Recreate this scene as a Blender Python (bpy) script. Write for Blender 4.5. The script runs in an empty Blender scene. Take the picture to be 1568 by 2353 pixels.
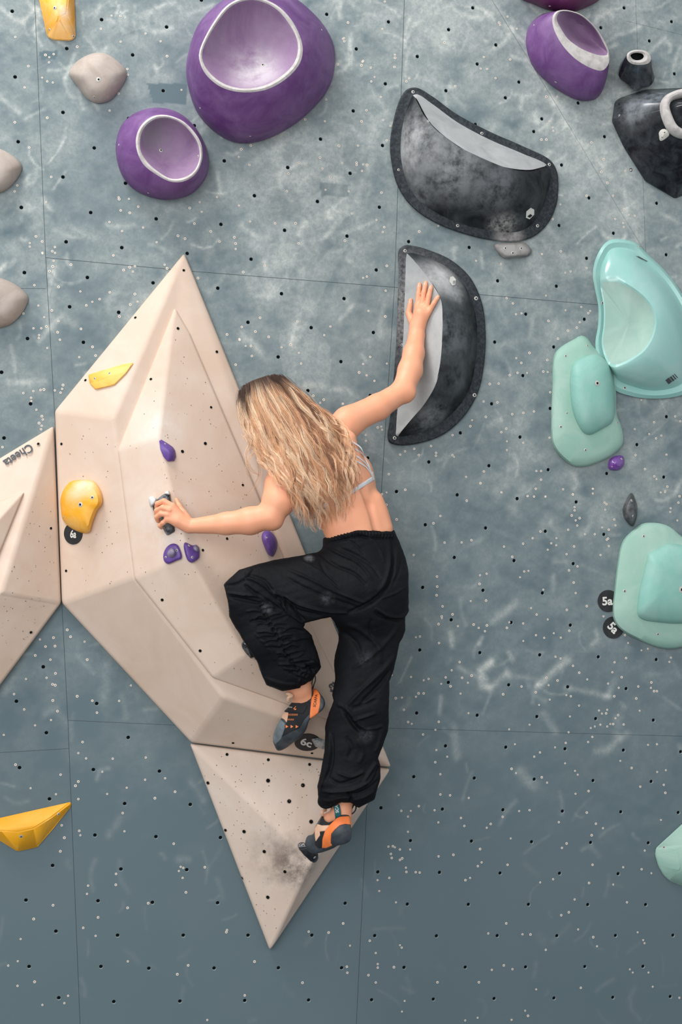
import bpy, bmesh, math, random
import numpy as np
from mathutils import Vector, Matrix
from mathutils.bvhtree import BVHTree

random.seed(7)
rng = np.random.default_rng(7)
C = bpy.context.scene.collection
sc = bpy.context.scene

# ------------------------------------------------------------------ camera
Z0 = 1.7
CAM = np.array([-1.37959314, -5.05282978, Z0 + 0.75672391])
RIGHT = np.array([0.98267646, -0.17833397, 0.05043773])
DOWN = np.array([0.05481769, 0.01971571, -0.99830171])
FWD = np.array([0.17703669, 0.98377248, 0.02915002])
FPX = 3000.0
cam_d = bpy.data.cameras.new('camera')
cam = bpy.data.objects.new('camera', cam_d)
C.objects.link(cam)
cam_d.sensor_fit = 'HORIZONTAL'
cam_d.sensor_width = 36.0
cam_d.lens = FPX / 1568.0 * 36.0
cam_d.clip_start = 0.05
m = Matrix.Identity(4)
for i in range(3):
    m[i][0] = RIGHT[i]
    m[i][1] = -DOWN[i]
    m[i][2] = -FWD[i]
    m[i][3] = CAM[i]
cam.matrix_world = m
sc.camera = cam

# ------------------------------------------------------------------ light
sc.view_settings.view_transform = 'Standard'
sc.view_settings.look = 'None'
sc.view_settings.gamma = 1.0
sc.view_settings.use_curve_mapping = False
sc.view_settings.exposure = -0.06
world = bpy.data.worlds.new('hall')
sc.world = world
world.use_nodes = True
bg = world.node_tree.nodes['Background']
bg.inputs[0].default_value = (0.93, 0.96, 1.0, 1)
bg.inputs[1].default_value = 0.72


def area(name, loc, target, sx, sy, power, col=(1, 1, 1)):
    l = bpy.data.lights.new(name, 'AREA')
    l.shape = 'RECTANGLE'
    l.size = sx
    l.size_y = sy
    l.energy = power
    l.color = col
    o = bpy.data.objects.new(name, l)
    C.objects.link(o)
    o.location = loc
    d = Vector(target) - Vector(loc)
    o.rotation_euler = d.to_track_quat('-Z', 'Y').to_euler()
    return o


area('ceiling_lamp', (-3.4, -1.7, 7.8), (-0.6, -.1, 2.0), 2.6, 1.6, 270, (1.0, 0.985, 0.96))
area('window_light', (-4.2, -6.0, 4.6), (-0.4, 0, 2.0), 3.6, 3.0, 200, (0.97, 0.985, 1.0))

area('low_fill_light', (-2.6, -7.0, 1.9), (-0.5, 0, 1.2), 4.5, 2.2, 120, (1.0, 0.96, 0.92))  # added warm fill to brighten the lower wall, not a real window


# ------------------------------------------------------------------ helpers
def P(px, py, h=0.0):
    """world point seen at photo pixel (px,py), h metres in front of the wall plane"""
    d = FWD + RIGHT * ((px - 784.0) / FPX) + DOWN * ((py - 1176.5) / FPX)
    k = (-h - CAM[1]) / d[1]
    return CAM + k * d


def to_px(pts):
    q = np.asarray(pts, float) - CAM
    z = q @ FWD
    return 784.0 + FPX * (q @ RIGHT) / z, 1176.5 + FPX * (q @ DOWN) / z


def mpp(h):
    return (5.05 - h) / FPX


def lin(c):
    out = []
    for v in c:
        v = v / 255.0
        out.append(v / 12.92 if v <= 0.04045 else ((v + 0.055) / 1.055) ** 2.4)
    return tuple(out)


def tag(o, label=None, cat=None, group=None, kind=None):
    if label: o['label'] = label
    if cat: o['category'] = cat
    if group: o['group'] = group
    if kind: o['kind'] = kind
    return o


def thing(name, label, cat, loc, group=None):
    o = bpy.data.objects.new(name, None)
    C.objects.link(o)
    o.location = Vector([float(v) for v in loc])
    o.empty_display_size = 0.05
    return tag(o, label, cat, group)


def put(o, parent):
    if parent is not None:
        o.parent = parent
        t = parent.location.copy() if parent.parent is None else Vector((0, 0, 0))
        o.matrix_parent_inverse = Matrix.Translation(-t)
    return o


def mesh_obj(name, verts, faces, mats, parent=None, fmat=None, smooth=True, sharp=None):
    me = bpy.data.meshes.new(name)
    me.from_pydata([tuple(map(float, v)) for v in verts], [], [tuple(int(i) for i in f) for f in faces])
    if not isinstance(mats, (list, tuple)): mats = [mats]
    for mt in mats: me.materials.append(mt)
    if fmat is not None:
        me.polygons.foreach_set('material_index', np.asarray(fmat, np.int32))
    me.polygons.foreach_set('use_smooth', np.full(len(me.polygons), bool(smooth)))
    if sharp is not None and smooth:
        me.set_sharp_from_angle(angle=math.radians(sharp))
    me.update()
    o = bpy.data.objects.new(name, me)
    C.objects.link(o)
    return put(o, parent)


def np_mesh(name, V, Q, mats, parent=None, smooth=True):
    """fast mesh from numpy arrays (all quads or all triangles)"""
    me = bpy.data.meshes.new(name)
    n = Q.shape[1]
    me.vertices.add(len(V))
    me.vertices.foreach_set('co', np.asarray(V, np.float32).ravel())
    me.loops.add(Q.size)
    me.loops.foreach_set('vertex_index', np.asarray(Q, np.int32).ravel())
    me.polygons.add(len(Q))
    me.polygons.foreach_set('loop_start', np.arange(0, Q.size, n, dtype=np.int32))
    me.polygons.foreach_set('use_smooth', np.full(len(Q), bool(smooth)))
    if not isinstance(mats, (list, tuple)): mats = [mats]
    for mt in mats: me.materials.append(mt)
    me.update(calc_edges=True)
    me.validate()
    o = bpy.data.objects.new(name, me)
    C.objects.link(o)
    return put(o, parent)


def bvh_of(*objs):
    V, F = [], []
    for o in objs:
        b = len(V)
        V += [v.co.copy() for v in o.data.vertices]
        F += [[b + i for i in p.vertices] for p in o.data.polygons]
    return BVHTree.FromPolygons(V, F)


def hit(bvh, px, py):
    """point and normal where the sight line of pixel (px,py) meets a surface"""
    d = FWD + RIGHT * ((px - 784.0) / FPX) + DOWN * ((py - 1176.5) / FPX)
    d = Vector(d.tolist()).normalized()
    loc, nor, idx, dist = bvh.ray_cast(Vector(CAM.tolist()), d)
    if loc is None: return None, None
    if nor.dot(d) > 0: nor = -nor
    return loc, nor


# ------------------------------------------------------------------ materials
def nt_new(name):
    mt = bpy.data.materials.new(name)
    mt.use_nodes = True
    nt = mt.node_tree
    return mt, nt, nt.nodes, nt.links, nt.nodes['Principled BSDF']


def chalky(name, base, chalk=None, amount=0.3, scale=9.0, rough=0.6, var=0.08, bump=0.0, bscale=60.0,
           spots=(), coat=0.0, spec=0.5, detail=8.0, contrast=0.25, sss=0.0, stretch=(1, 1, 1)):
    """procedural surface: base colour with slight variation, chalk dust over it, and local stains"""
    mt, nt, N, L, B = nt_new(name)
    tc = N.new('ShaderNodeTexCoord')
    mp = N.new('ShaderNodeMapping')
    mp.inputs['Scale'].default_value = stretch
    L.new(tc.outputs['Object'], mp.inputs['Vector'])
    co = mp.outputs['Vector']
    n1 = N.new('ShaderNodeTexNoise')
    n1.inputs['Scale'].default_value = scale * 0.6
    n1.inputs['Detail'].default_value = 5
    L.new(co, n1.inputs['Vector'])
    b = lin(base)
    mix = N.new('ShaderNodeMixRGB')
    mix.inputs[1].default_value = (*[v * (1 - var) for v in b], 1)
    mix.inputs[2].default_value = (*[min(1, v * (1 + var)) for v in b], 1)
    L.new(n1.outputs['Fac'], mix.inputs[0])
    out = mix.outputs[0]
    if chalk is not None:
        n2 = N.new('ShaderNodeTexNoise')
        n2.inputs['Scale'].default_value = scale
        n2.inputs['Detail'].default_value = detail
        n2.inputs['Roughness'].default_value = 0.65
        n2.inputs['Distortion'].default_value = 0.6
        L.new(co, n2.inputs['Vector'])
        mr = N.new('ShaderNodeMapRange')
        mr.inputs['From Min'].default_value = 0.62 - amount * 0.4 - contrast * 0.5
        mr.inputs['From Max'].default_value = 0.62 - amount * 0.4 + contrast * 0.5
        mr.inputs['To Max'].default_value = min(1.0, 0.35 + amount)
        L.new(n2.outputs['Fac'], mr.inputs['Value'])
        m2 = N.new('ShaderNodeMixRGB')
        m2.inputs[2].default_value = (*lin(chalk), 1)
        L.new(mr.outputs[0], m2.inputs[0])
        L.new(out, m2.inputs[1])
        out = m2.outputs[0]
    for (pt, rad, col, strength, nscale) in spots:
        vd = N.new('ShaderNodeVectorMath')
        vd.operation = 'DISTANCE'
        vd.inputs[1].default_value = tuple(float(v) for v in pt)
        L.new(tc.outputs['Object'], vd.inputs[0])
        mr = N.new('ShaderNodeMapRange')
        mr.interpolation_type = 'SMOOTHSTEP'
        mr.inputs['From Min'].default_value = rad
        mr.inputs['From Max'].default_value = rad * 0.1
        mr.inputs['To Max'].default_value = strength
        L.new(vd.outputs['Value'], mr.inputs['Value'])
        n3 = N.new('ShaderNodeTexNoise')
        n3.inputs['Scale'].default_value = nscale
        n3.inputs['Detail'].default_value = 8
        n3.inputs['Roughness'].default_value = 0.7
        L.new(tc.outputs['Object'], n3.inputs['Vector'])
        mr2 = N.new('ShaderNodeMapRange')
        mr2.inputs['From Min'].default_value = 0.36
        mr2.inputs['From Max'].default_value = 0.6
        L.new(n3.outputs['Fac'], mr2.inputs['Value'])
        mu = N.new('ShaderNodeMath')
        mu.operation = 'MULTIPLY'
        L.new(mr.outputs[0], mu.inputs[0])
        L.new(mr2.outputs[0], mu.inputs[1])
        m3 = N.new('ShaderNodeMixRGB')
        m3.inputs[2].default_value = (*lin(col), 1)
        L.new(mu.outputs[0], m3.inputs[0])
        L.new(out, m3.inputs[1])
        out = m3.outputs[0]
    L.new(out, B.inputs['Base Color'])
    B.inputs['Roughness'].default_value = rough
    B.inputs['Specular IOR Level'].default_value = spec
    B.inputs['Coat Weight'].default_value = coat
    B.inputs['Coat Roughness'].default_value = 0.12
    if sss:
        B.inputs['Subsurface Weight'].default_value = sss
        B.inputs['Subsurface Radius'].default_value = (1.0, 0.35, 0.2)
        B.inputs['Subsurface Scale'].default_value = 0.012
    if bump:
        n4 = N.new('ShaderNodeTexNoise')
        n4.inputs['Scale'].default_value = bscale
        n4.inputs['Detail'].default_value = 6
        L.new(co, n4.inputs['Vector'])
        bp = N.new('ShaderNodeBump')
        bp.inputs['Strength'].default_value = bump
        bp.inputs['Distance'].default_value = 0.004
        L.new(n4.outputs['Fac'], bp.inputs['Height'])
        L.new(bp.outputs[0], B.inputs['Normal'])
    return mt


def plain(name, col, rough=0.6, metal=0.0, spec=0.5):
    mt, nt, N, L, B = nt_new(name)
    tc = N.new('ShaderNodeTexCoord')
    n1 = N.new('ShaderNodeTexNoise')
    n1.inputs['Scale'].default_value = 90
    L.new(tc.outputs['Object'], n1.inputs['Vector'])
    mix = N.new('ShaderNodeMixRGB')
    b = lin(col)
    mix.inputs[1].default_value = (*[v * 0.93 for v in b], 1)
    mix.inputs[2].default_value = (*[min(1, v * 1.07) for v in b], 1)
    L.new(n1.outputs['Fac'], mix.inputs[0])
    L.new(mix.outputs[0], B.inputs['Base Color'])
    B.inputs['Roughness'].default_value = rough
    B.inputs['Metallic'].default_value = metal
    B.inputs['Specular IOR Level'].default_value = spec
    return mt


M_dark = plain('hole_dark', (14, 18, 20), 0.9, spec=0.1)
M_pit = plain('pit_brown', (96, 78, 66), 0.9, spec=0.1)
M_nutring = plain('countersink_rim', (150, 164, 166), 0.6)
M_wood = plain('bare_wood_fibre', (232, 218, 204), 0.8)
M_steel = plain('steel', (190, 188, 182), 0.4, metal=0.15)
M_seam = plain('seam_dark', (52, 62, 66), 0.8)
M_creamring = plain('cream_rim', (180, 160, 140), 0.7)
M_yellow = chalky('yellow_resin', (236, 164, 20), (245, 215, 170), 0.12, 9, 0.55)
M_grey = chalky('grey_resin', (160, 146, 136), (184, 174, 166), 0.3, 12, 0.75, bump=0.15, bscale=300)
M_purple = chalky('purple_resin', (98, 56, 116), (142, 108, 158), 0.22, 9, 0.5, contrast=0.3, bump=0.05, bscale=200)
M_purple_in = chalky('purple_resin_chalked', (112, 76, 120), (168, 148, 168), 0.36, 6, 0.7, contrast=0.6, spots=[(P(585, 175, .17), .16, (214, 208, 210), .75, 7), (P(345, 300, .10), .13, (120, 116, 122), .8, 6)])
M_rim = chalky('chalked_rim', (172, 166, 163), (204, 200, 196), 0.4, 30, 0.8)
M_wine = chalky('wine_resin', (98, 40, 82), (130, 80, 112), 0.12, 9, 0.5)
M_black = chalky('black_resin', (23, 27, 30), (96, 102, 106), 0.16, 11, 0.6, contrast=0.36, detail=12, spec=.22,
                 spots=[(P(955, 330, .08), .20, (166, 168, 168), .95, 9), (P(950, 440, .06), .14, (130, 134, 136), .8, 16), (P(1040, 385, .14), .20, (140, 144, 146), .85, 20), (P(1130, 425, .12), .15, (120, 124, 128), .8, 22),
                        (P(1020, 630, .10), .15, (196, 197, 196), 1.0, 3), (P(1050, 665, .10), .10, (190, 192, 192), .95, 3), (P(1155, 522, .05), .09, (170, 168, 166), .9, 60),
                        (P(1035, 770, .12), .17, (112, 118, 122), .8, 16), (P(1060, 870, .12), .12, (92, 98, 102), .7, 20), (P(985, 955, .05), .12, (130, 134, 136), .8, 18)])
M_black_edge = chalky('black_flange', (40, 45, 50), (92, 97, 100), 0.12, 70, 0.7, contrast=0.3, spec=.22,
                      spots=[(P(926, 700, .02), .32, (150, 148, 148), .75, 60), (P(1170, 548, .02), .085, (204, 198, 194), 1.0, 4)])
M_ledge = chalky('chalked_ledge', (142, 146, 146), (178, 180, 180), 0.5, 9, 0.85, contrast=0.4)
M_blackgloss = chalky('black_gloss', (18, 20, 25), (80, 88, 94), 0.14, 18, 0.25, contrast=0.3, coat=0.3, spots=[(P(1450, 235, .1), .13, (150, 156, 160), .85, 18), (P(1500, 225, .1), .12, (140, 148, 156), .9, 34), (P(1465, 150, .1), .06, (80, 94, 102), .6, 30)])  # pale spots: chalk dust, plus sheen painted onto the upper facet
M_green = chalky('mint_gloss', (146, 196, 188), (178, 206, 200), 0.15, 5, 0.28, coat=0.5)
M_green_matte = chalky('mint_matte', (146, 180, 168), (172, 194, 184), 0.3, 6, 0.8)
M_green_hold = chalky('mint_resin', (142, 184, 168), (174, 200, 188), 0.25, 6, 0.6)
M_green_deep = chalky('mint_resin_deep', (130, 184, 172), (164, 198, 188), 0.2, 6, 0.55)
M_label = chalky('label_black', (26, 28, 31), (52, 54, 58), 0.12, 30, 0.45)
M_white = plain('white_print', (222, 220, 214), 0.6)
M_print = plain('dark_print', (72, 76, 80), 0.7)
M_chalkwhite = chalky('white_chalk', (206, 206, 206), (222, 222, 222), 0.3, 60, 0.9)
spot_hand = P(382, 1190, 0.36)
M_cream = chalky('cream_shell', (208, 183, 163), (219, 201, 186), 0.25, 3.5, 0.72, var=0.04, bump=0.06, bscale=400)
M_cream_top = chalky('cream_shell_chalked', (208, 183, 163), (219, 201, 186), 0.25, 3.5, 0.72, var=0.04, bump=0.06, bscale=400,
                     spots=[(spot_hand, 0.22, (236, 236, 236), 0.8, 9), (P(375, 960, 0.3), 0.2, (238, 236, 232), 0.6, 8),
                            (P(450, 1238, 0.36), 0.07, (120, 108, 98), 0.8, 30)])
M_cream_low = chalky('cream_shell_scuffed', (208, 188, 172), (220, 206, 194), 0.2, 4, 0.8, var=0.05, bump=0.1, bscale=300,
                     spots=[(P(672, 1990, 0.13), 0.13, (70, 62, 58), 0.85, 22), (P(645, 1975, 0.12), 0.2, (130, 116, 106), 0.6, 14)])


def spline_closed(pts, n, tension=0.5):
    pts = np.asarray(pts, float)
    k = len(pts)
    seg = np.linalg.norm(np.roll(pts[:, :2], -1, 0) - pts[:, :2], axis=1)
    cum = np.r_[0, np.cumsum(seg)]
    ts = np.linspace(0, cum[-1], n, endpoint=False)
    out = []
    for t in ts:
        i = min(np.searchsorted(cum, t, side='right') - 1, k - 1)
        f = (t - cum[i]) / max(seg[i], 1e-9)
        out.append(_cr(pts[(i - 1) % k], pts[i], pts[(i + 1) % k], pts[(i + 2) % k], f))
    return np.array(out)


def _cr(a, b, c, d, f):
    t0, t1, t2 = 0.0, np.linalg.norm(b - a) ** 0.5 + 1e-6, 0
    t2 = t1 + np.linalg.norm(c - b) ** 0.5 + 1e-6
    t3 = t2 + np.linalg.norm(d - c) ** 0.5 + 1e-6
    t = t1 + f * (t2 - t1)
    A1 = (t1 - t) / (t1 - t0) * a + (t - t0) / (t1 - t0) * b
    A2 = (t2 - t) / (t2 - t1) * b + (t - t1) / (t2 - t1) * c
    A3 = (t3 - t) / (t3 - t2) * c + (t - t2) / (t3 - t2) * d
    B1 = (t2 - t) / (t2 - t0) * A1 + (t - t0) / (t2 - t0) * A2
    B2 = (t3 - t) / (t3 - t1) * A2 + (t - t1) / (t3 - t1) * A3
    return (t2 - t) / (t2 - t1) * B1 + (t - t1) / (t2 - t1) * B2


def spline_idx(pts, per):
    """closed spline with `per` samples for every control point (keeps index correspondence)"""
    pts = np.asarray(pts, float)
    k = len(pts)
    return np.array([_cr(pts[(i - 1) % k], pts[i], pts[(i + 1) % k], pts[(i + 2) % k], j / per)
                     for i in range(k) for j in range(per)])


def spline_open(pts, n):
    pts = np.asarray(pts, float)
    e = np.vstack([2 * pts[0] - pts[1], pts, 2 * pts[-1] - pts[-2]])
    k = len(pts) - 1
    out = []
    for t in np.linspace(0, k, n):
        i = min(int(t), k - 1)
        out.append(_cr(e[i], e[i + 1], e[i + 2], e[i + 3], t - i))
    return np.array(out)


def by_angle(pts, n=72, c=None):
    """resample a closed convex-ish outline at even angles about its centre"""
    d = spline_closed(pts, 360)
    if c is None: c = d[:, :2].mean(0)
    a = np.unwrap(np.arctan2(d[:, 1] - c[1], d[:, 0] - c[0]))
    if a[-1] < a[0]: d, a = d[::-1], a[::-1]
    q = np.linspace(0, 2 * math.pi, n, endpoint=False)
    order = np.argsort(a % (2 * math.pi))
    aa, dd = (a % (2 * math.pi))[order], d[order]
    aa = np.r_[aa[-1] - 2 * math.pi, aa, aa[0] + 2 * math.pi]
    dd = np.vstack([dd[-1], dd, dd[0]])
    return np.column_stack([np.interp(q, aa, dd[:, j]) for j in range(dd.shape[1])])


def cv(pts, ox, oy, s):
    return [(ox + p[0] / s, oy + p[1] / s) + tuple(p[2:]) for p in pts]


def scaled(ring, s, c=None, dx=0, dy=0):
    r = np.array(ring, float)
    if c is None: c = r[:, :2].mean(0)
    r[:, :2] = (r[:, :2] - c) * s + c + np.array([dx, dy])
    return r


def loft(rings, hs, mats_idx, base=None, sub=1):
    """rings: equal-length pixel rings, hs: height of each ring (number or per point); world verts and faces"""
    n = len(rings[0])
    R = [np.column_stack([np.asarray(r)[:, :2], np.full(n, h) if np.isscalar(h) else np.asarray(h, float)]) for r, h in zip(rings, hs)]
    mi = list(mats_idx)
    if sub > 1:
        RR, MM = [], []
        for i in range(len(R) - 1):
            a = R[max(i - 1, 0)]
            d = R[min(i + 2, len(R) - 1)]
            for j in range(sub):
                f = j / sub
                b, c = R[i], R[i + 1]
                t = f
                v = 0.5 * ((2 * b) + (-a + c) * t * 0.7 + (2 * a - 5 * b + 4 * c - d) * 0 + 0)
                # hermite with damped tangents
                m0, m1 = (c - a) * 0.4, (d - b) * 0.4
                v = (2 * t**3 - 3 * t**2 + 1) * b + (t**3 - 2 * t**2 + t) * m0 + (-2 * t**3 + 3 * t**2) * c + (t**3 - t**2) * m1
                RR.append(v)
                MM.append(mi[min(i, len(mi) - 1)])
        RR.append(R[-1])
        R, mi = RR, MM + [mi[-1]]
    V, F, fm = [], [], []
    for r in R:
        for (x, y, h) in r:
            hb = base(x, y) if base else 0.0
            V.append(P(x, y, h + hb))
    for i in range(len(R) - 1):
        for j in range(n):
            k = (j + 1) % n
            F.append((i * n + j, i * n + k, (i + 1) * n + k, (i + 1) * n + j))
            fm.append(mi[i] if i < len(mi) else mi[-1])
    c = R[-1].mean(0)
    V.append(P(c[0], c[1], c[2] + (base(c[0], c[1]) if base else 0.0)))
    ci = len(V) - 1
    o = (len(R) - 1) * n
    for j in range(n):
        F.append((o + j, o + (j + 1) % n, ci))
        fm.append(mi[-1])
    return V, F, fm


def fix_normals(o):
    bm = bmesh.new()
    bm.from_mesh(o.data)
    bmesh.ops.recalc_face_normals(bm, faces=bm.faces)
    bm.to_mesh(o.data)
    bm.free()


# bolt head used on every hold (copied)
def ringdisc(r_out, r_in, z0, z1, n=16, depth=0.0):
    V = [(r_out * math.cos(a), r_out * math.sin(a), z0) for a in np.linspace(0, 2 * math.pi, n, endpoint=False)]
    V += [(r_in * math.cos(a), r_in * math.sin(a), z1) for a in np.linspace(0, 2 * math.pi, n, endpoint=False)]
    V += [(r_in * math.cos(a), r_in * math.sin(a), z0 - depth + 0.0003) for a in np.linspace(0, 2 * math.pi, n, endpoint=False)]
    F = [(i, (i + 1) % n, n + (i + 1) % n, n + i) for i in range(n)]
    F += [(n + i, n + (i + 1) % n, 2 * n + (i + 1) % n, 2 * n + i) for i in range(n)]
    fm = [0] * (2 * n)
    F.append(tuple(range(2 * n, 3 * n)))
    fm.append(1)
    return V, F, fm


BOLT = {}
ALL_THINGS = []


def bolt(px, py, bvh, parent, r=0.007, name='bolt', mat=None):
    loc, nor = hit(bvh, px, py)
    if loc is None: return None
    key = (name, round(r, 4), mat.name if mat else '')
    o = None
    if key not in BOLT:
        V, F, fm = ringdisc(r, r * 0.45, 0.0, 0.0015)
        o = mesh_obj(name, V, F, [mat or M_steel, M_dark], None, fm, smooth=False)
        BOLT[key] = o
    else:
        o = BOLT[key].copy()
        C.objects.link(o)
    o.parent = None
    z = nor.normalized()
    q = z.to_track_quat('Z', 'Y').to_matrix().to_4x4()
    o.matrix_parent_inverse = Matrix.Identity(4)
    put(o, parent)
    o.matrix_basis = Matrix.Translation(loc + z * 0.0003) @ q
    return o


def stamp_discs(V, F, fm, spots, bvh, r, m_ring, m_hole, n=12, rin=0.8, lift=0.0006):
    """append countersunk holes (rim + dark disc) lying on a surface to mesh lists"""
    for s in spots:
        px, py = s[0], s[1]
        rr = r * (s[2] if len(s) > 2 else 1.0)
        loc, nor = hit(bvh, px, py)
        if loc is None: continue
        q = nor.to_track_quat('Z', 'Y').to_matrix()
        b = len(V)
        for (rad, z) in ((rr * 1.12, 0.0), (rr, lift), (rr * rin, lift * 0.6)):
            for i in range(n):
                a = 2 * math.pi * i / n
                V.append(tuple(loc + q @ Vector((rad * math.cos(a), rad * math.sin(a), z + 0.0002))))
        for k in (0, n):
            for i in range(n):
                F.append((b + k + i, b + k + (i + 1) % n, b + k + n + (i + 1) % n, b + k + n + i))
                fm.append(m_ring)
        F.append(tuple(range(b + 2 * n, b + 3 * n)))
        fm.append(m_hole)


def text_decal(name, body, px, py, ang, size_px, bvh, mat, parent, squash=1.0, lift=0.0012, bold=0.0, mirror=False):
    """real raised lettering lying on a surface; ang in degrees, clockwise as seen"""
    cu = bpy.data.curves.new(name, 'FONT')
    cu.body = body
    cu.align_x = 'CENTER'
    cu.align_y = 'CENTER'
    cu.offset = bold
    cu.size = 1.0
    tmp = bpy.data.objects.new(name, cu)
    C.objects.link(tmp)
    dg = bpy.context.evaluated_depsgraph_get()
    me = bpy.data.meshes.new_from_object(tmp.evaluated_get(dg))
    bpy.data.objects.remove(tmp)
    a = math.radians(ang)
    for v in me.vertices:
        x, y = v.co.x * size_px * squash, -v.co.y * size_px
        if mirror: x = -x
        qx = px + x * math.cos(a) - y * math.sin(a)
        qy = py + x * math.sin(a) + y * math.cos(a)
        loc, nor = hit(bvh, qx, qy)
        if loc is None:
            loc, nor = hit(bvh, px, py)
        if loc is None: loc, nor = Vector(P(qx, qy, .03).tolist()), Vector((0, -1, 0))
        v.co = loc + nor * lift
    me.materials.clear()
    me.materials.append(mat)
    o = bpy.data.objects.new(name, me)
    C.objects.link(o)
    return put(o, parent)


def poly_decal(name, polys, bvh, mat, parent, lift=0.001):
    V, F = [], []
    for pl in polys:
        b = len(V)
        for (x, y) in pl:
            loc, nor = hit(bvh, x, y)
            if loc is None:
                loc, nor = hit(bvh, sum(q[0] for q in pl) / len(pl), sum(q[1] for q in pl) / len(pl))
                if loc is None: continue
                loc = Vector(P(x, y, -loc.y).tolist())
            V.append(tuple(loc + nor * lift))
        if len(V) - b > 2: F.append(tuple(range(b, len(V))))
    return mesh_obj(name, V, F, mat, parent, smooth=False)


# ------------------------------------------------------------------ the climbing wall
def smooth_noise(shape, cells, seed, ang=0.0, stretch=1.0):
    """value noise on given (u,v) coordinate arrays"""
    u, v = shape
    r = np.random.default_rng(seed)
    ca, sa = math.cos(ang), math.sin(ang)
    a = (u * ca + v * sa) * cells
    b = (-u * sa + v * ca) * cells * stretch
    T = r.random((256, 256))
    i, j = np.floor(a).astype(int), np.floor(b).astype(int)
    f, g = a - i, b - j
    f, g = f * f * (3 - 2 * f), g * g * (3 - 2 * g)
    i0, i1, j0, j1 = i % 256, (i + 1) % 256, j % 256, (j + 1) % 256
    return (T[i0, j0] * (1 - f) * (1 - g) + T[i1, j0] * f * (1 - g) + T[i0, j1] * (1 - f) * g + T[i1, j1] * f * g)


def fbm(uv, cells, seed, octv=5, gain=0.55, ang=0.0, stretch=1.0):
    s, a, t = 0, 1.0, 0
    for o in range(octv):
        s = s + a * smooth_noise(uv, cells * 2 ** o, seed + o, ang + 0.5 * o * (stretch == 1.0), stretch)
        t += a
        a *= gain
    return s / t


xs = np.r_[np.linspace(-4.6, -2.0, 130)[:-1], np.arange(-2.0, 1.16, 0.0062), np.linspace(1.16, 3.8, 130)[1:]]
zs = np.r_[np.linspace(0.0, 0.5, 26)[:-1], np.arange(0.5, 4.95, 0.0062), np.linspace(4.95, 6.2, 60)[1:]]
GX, GZ = np.meshgrid(xs, zs)
GX, GZ = GX.ravel(), GZ.ravel()
WV = np.column_stack([GX, np.zeros_like(GX), GZ])
px_, py_ = to_px(WV)
uv = (GX + 20.0, GZ + 20.0)
n_big = fbm(uv, 1.3, 11, 4)
n_mid = fbm(uv, 5.0, 31, 5, 0.6)
n_str = fbm(uv, 6.0, 51, 4, 0.6, ang=0.5, stretch=3.2)
n_str2 = fbm(uv, 5.0, 71, 4, 0.6, ang=-0.35, stretch=3.5)
n_fine = fbm(uv, 24.0, 91, 3, 0.6)
# how much dust each region of the wall carries
ky = np.interp(py_, [-200, 0, 350, 700, 1000, 1300, 1700, 2000, 2350], [.35, .35, .34, .30, .25, .21, .12, .05, .01])
kx = 0.04 * np.clip((px_ - 900) / 600, -0.5, 1) * (py_ < 1500)
reg = ky + kx


def blob(cx, cy, rx, ry, ang=0.0, p=2.0):
    a = math.radians(ang)
    dx, dy = px_ - cx, py_ - cy
    u = (dx * math.cos(a) + dy * math.sin(a)) / rx
    v = (-dx * math.sin(a) + dy * math.cos(a)) / ry
    return np.exp(-((u * u + v * v) ** (p / 2)))


reg = reg + 0.16 * blob(700, 480, 170, 190) + 0.16 * blob(1050, 60, 220, 110) + 0.14 * blob(1380, 350, 200, 200) \
    + 0.12 * blob(1180, 640, 80, 60) + 0.10 * blob(60, 470, 80, 150) + 0.08 * blob(300, 60, 120, 80) - 0.10 * blob(230, 420, 110, 150) \
    - 0.10 * blob(520, 480, 60, 60) + 0.1 * blob(1400, 1130, 160, 70) - 0.08 * blob(170, 760, 80, 120) + 0.08 * blob(660, 700, 90, 90)
n_mid2 = fbm(uv, 13.0, 131, 4, 0.65)
tex = 0.24 * n_mid + 0.20 * n_str + 0.18 * n_str2 + 0.2 * n_mid2 + 0.18 * n_fine
tex = (tex - tex.mean()) / tex.std()
big = (n_big - n_big.mean()) / n_big.std()
chalk = 0.84 * reg + reg * (0.19 * tex + 0.07 * big)
chalk = np.clip(chalk - 0.06, 0, 1)


def stroke(pts, w, s, hard=1.0):
    """a wiped chalk mark along a path in the photo's frame (px), width w, strength s"""
    global chalk
    pts = np.asarray(pts, float)
    x0, y0 = pts.min(0) - 3 * w
    x1, y1 = pts.max(0) + 3 * w
    sel = (px_ > x0) & (px_ < x1) & (py_ > y0) & (py_ < y1)
    if not sel.any(): return
    X, Y = px_[sel], py_[sel]
    best = np.full(X.shape, 1e9)
    for (a, b) in zip(pts[:-1], pts[1:]):
        d = b - a
        t = np.clip(((X - a[0]) * d[0] + (Y - a[1]) * d[1]) / max(d @ d, 1e-6), 0, 1)
        best = np.minimum(best, np.hypot(X - a[0] - t * d[0], Y - a[1] - t * d[1]))
    m = np.exp(-(best / w) ** (2 * hard))
    chalk[sel] += s * m * (0.45 + 0.9 * n_fine[sel])


def patch(poly, s, soft=4.0):
    global chalk
    X, Y = px_, py_
    inside = np.zeros(X.shape, bool)
    k = len(poly)
    for i in range(k):
        (xa, ya), (xb, yb) = poly[i], poly[(i + 1) % k]
        c = (ya > Y) != (yb > Y)
        with np.errstate(divide='ignore', invalid='ignore'):
            xi = (xb - xa) * (Y - ya) / (yb - ya) + xa
        inside ^= c & (X < xi)
    chalk[inside] += s * (0.5 + 0.9 * n_mid[inside])


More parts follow.
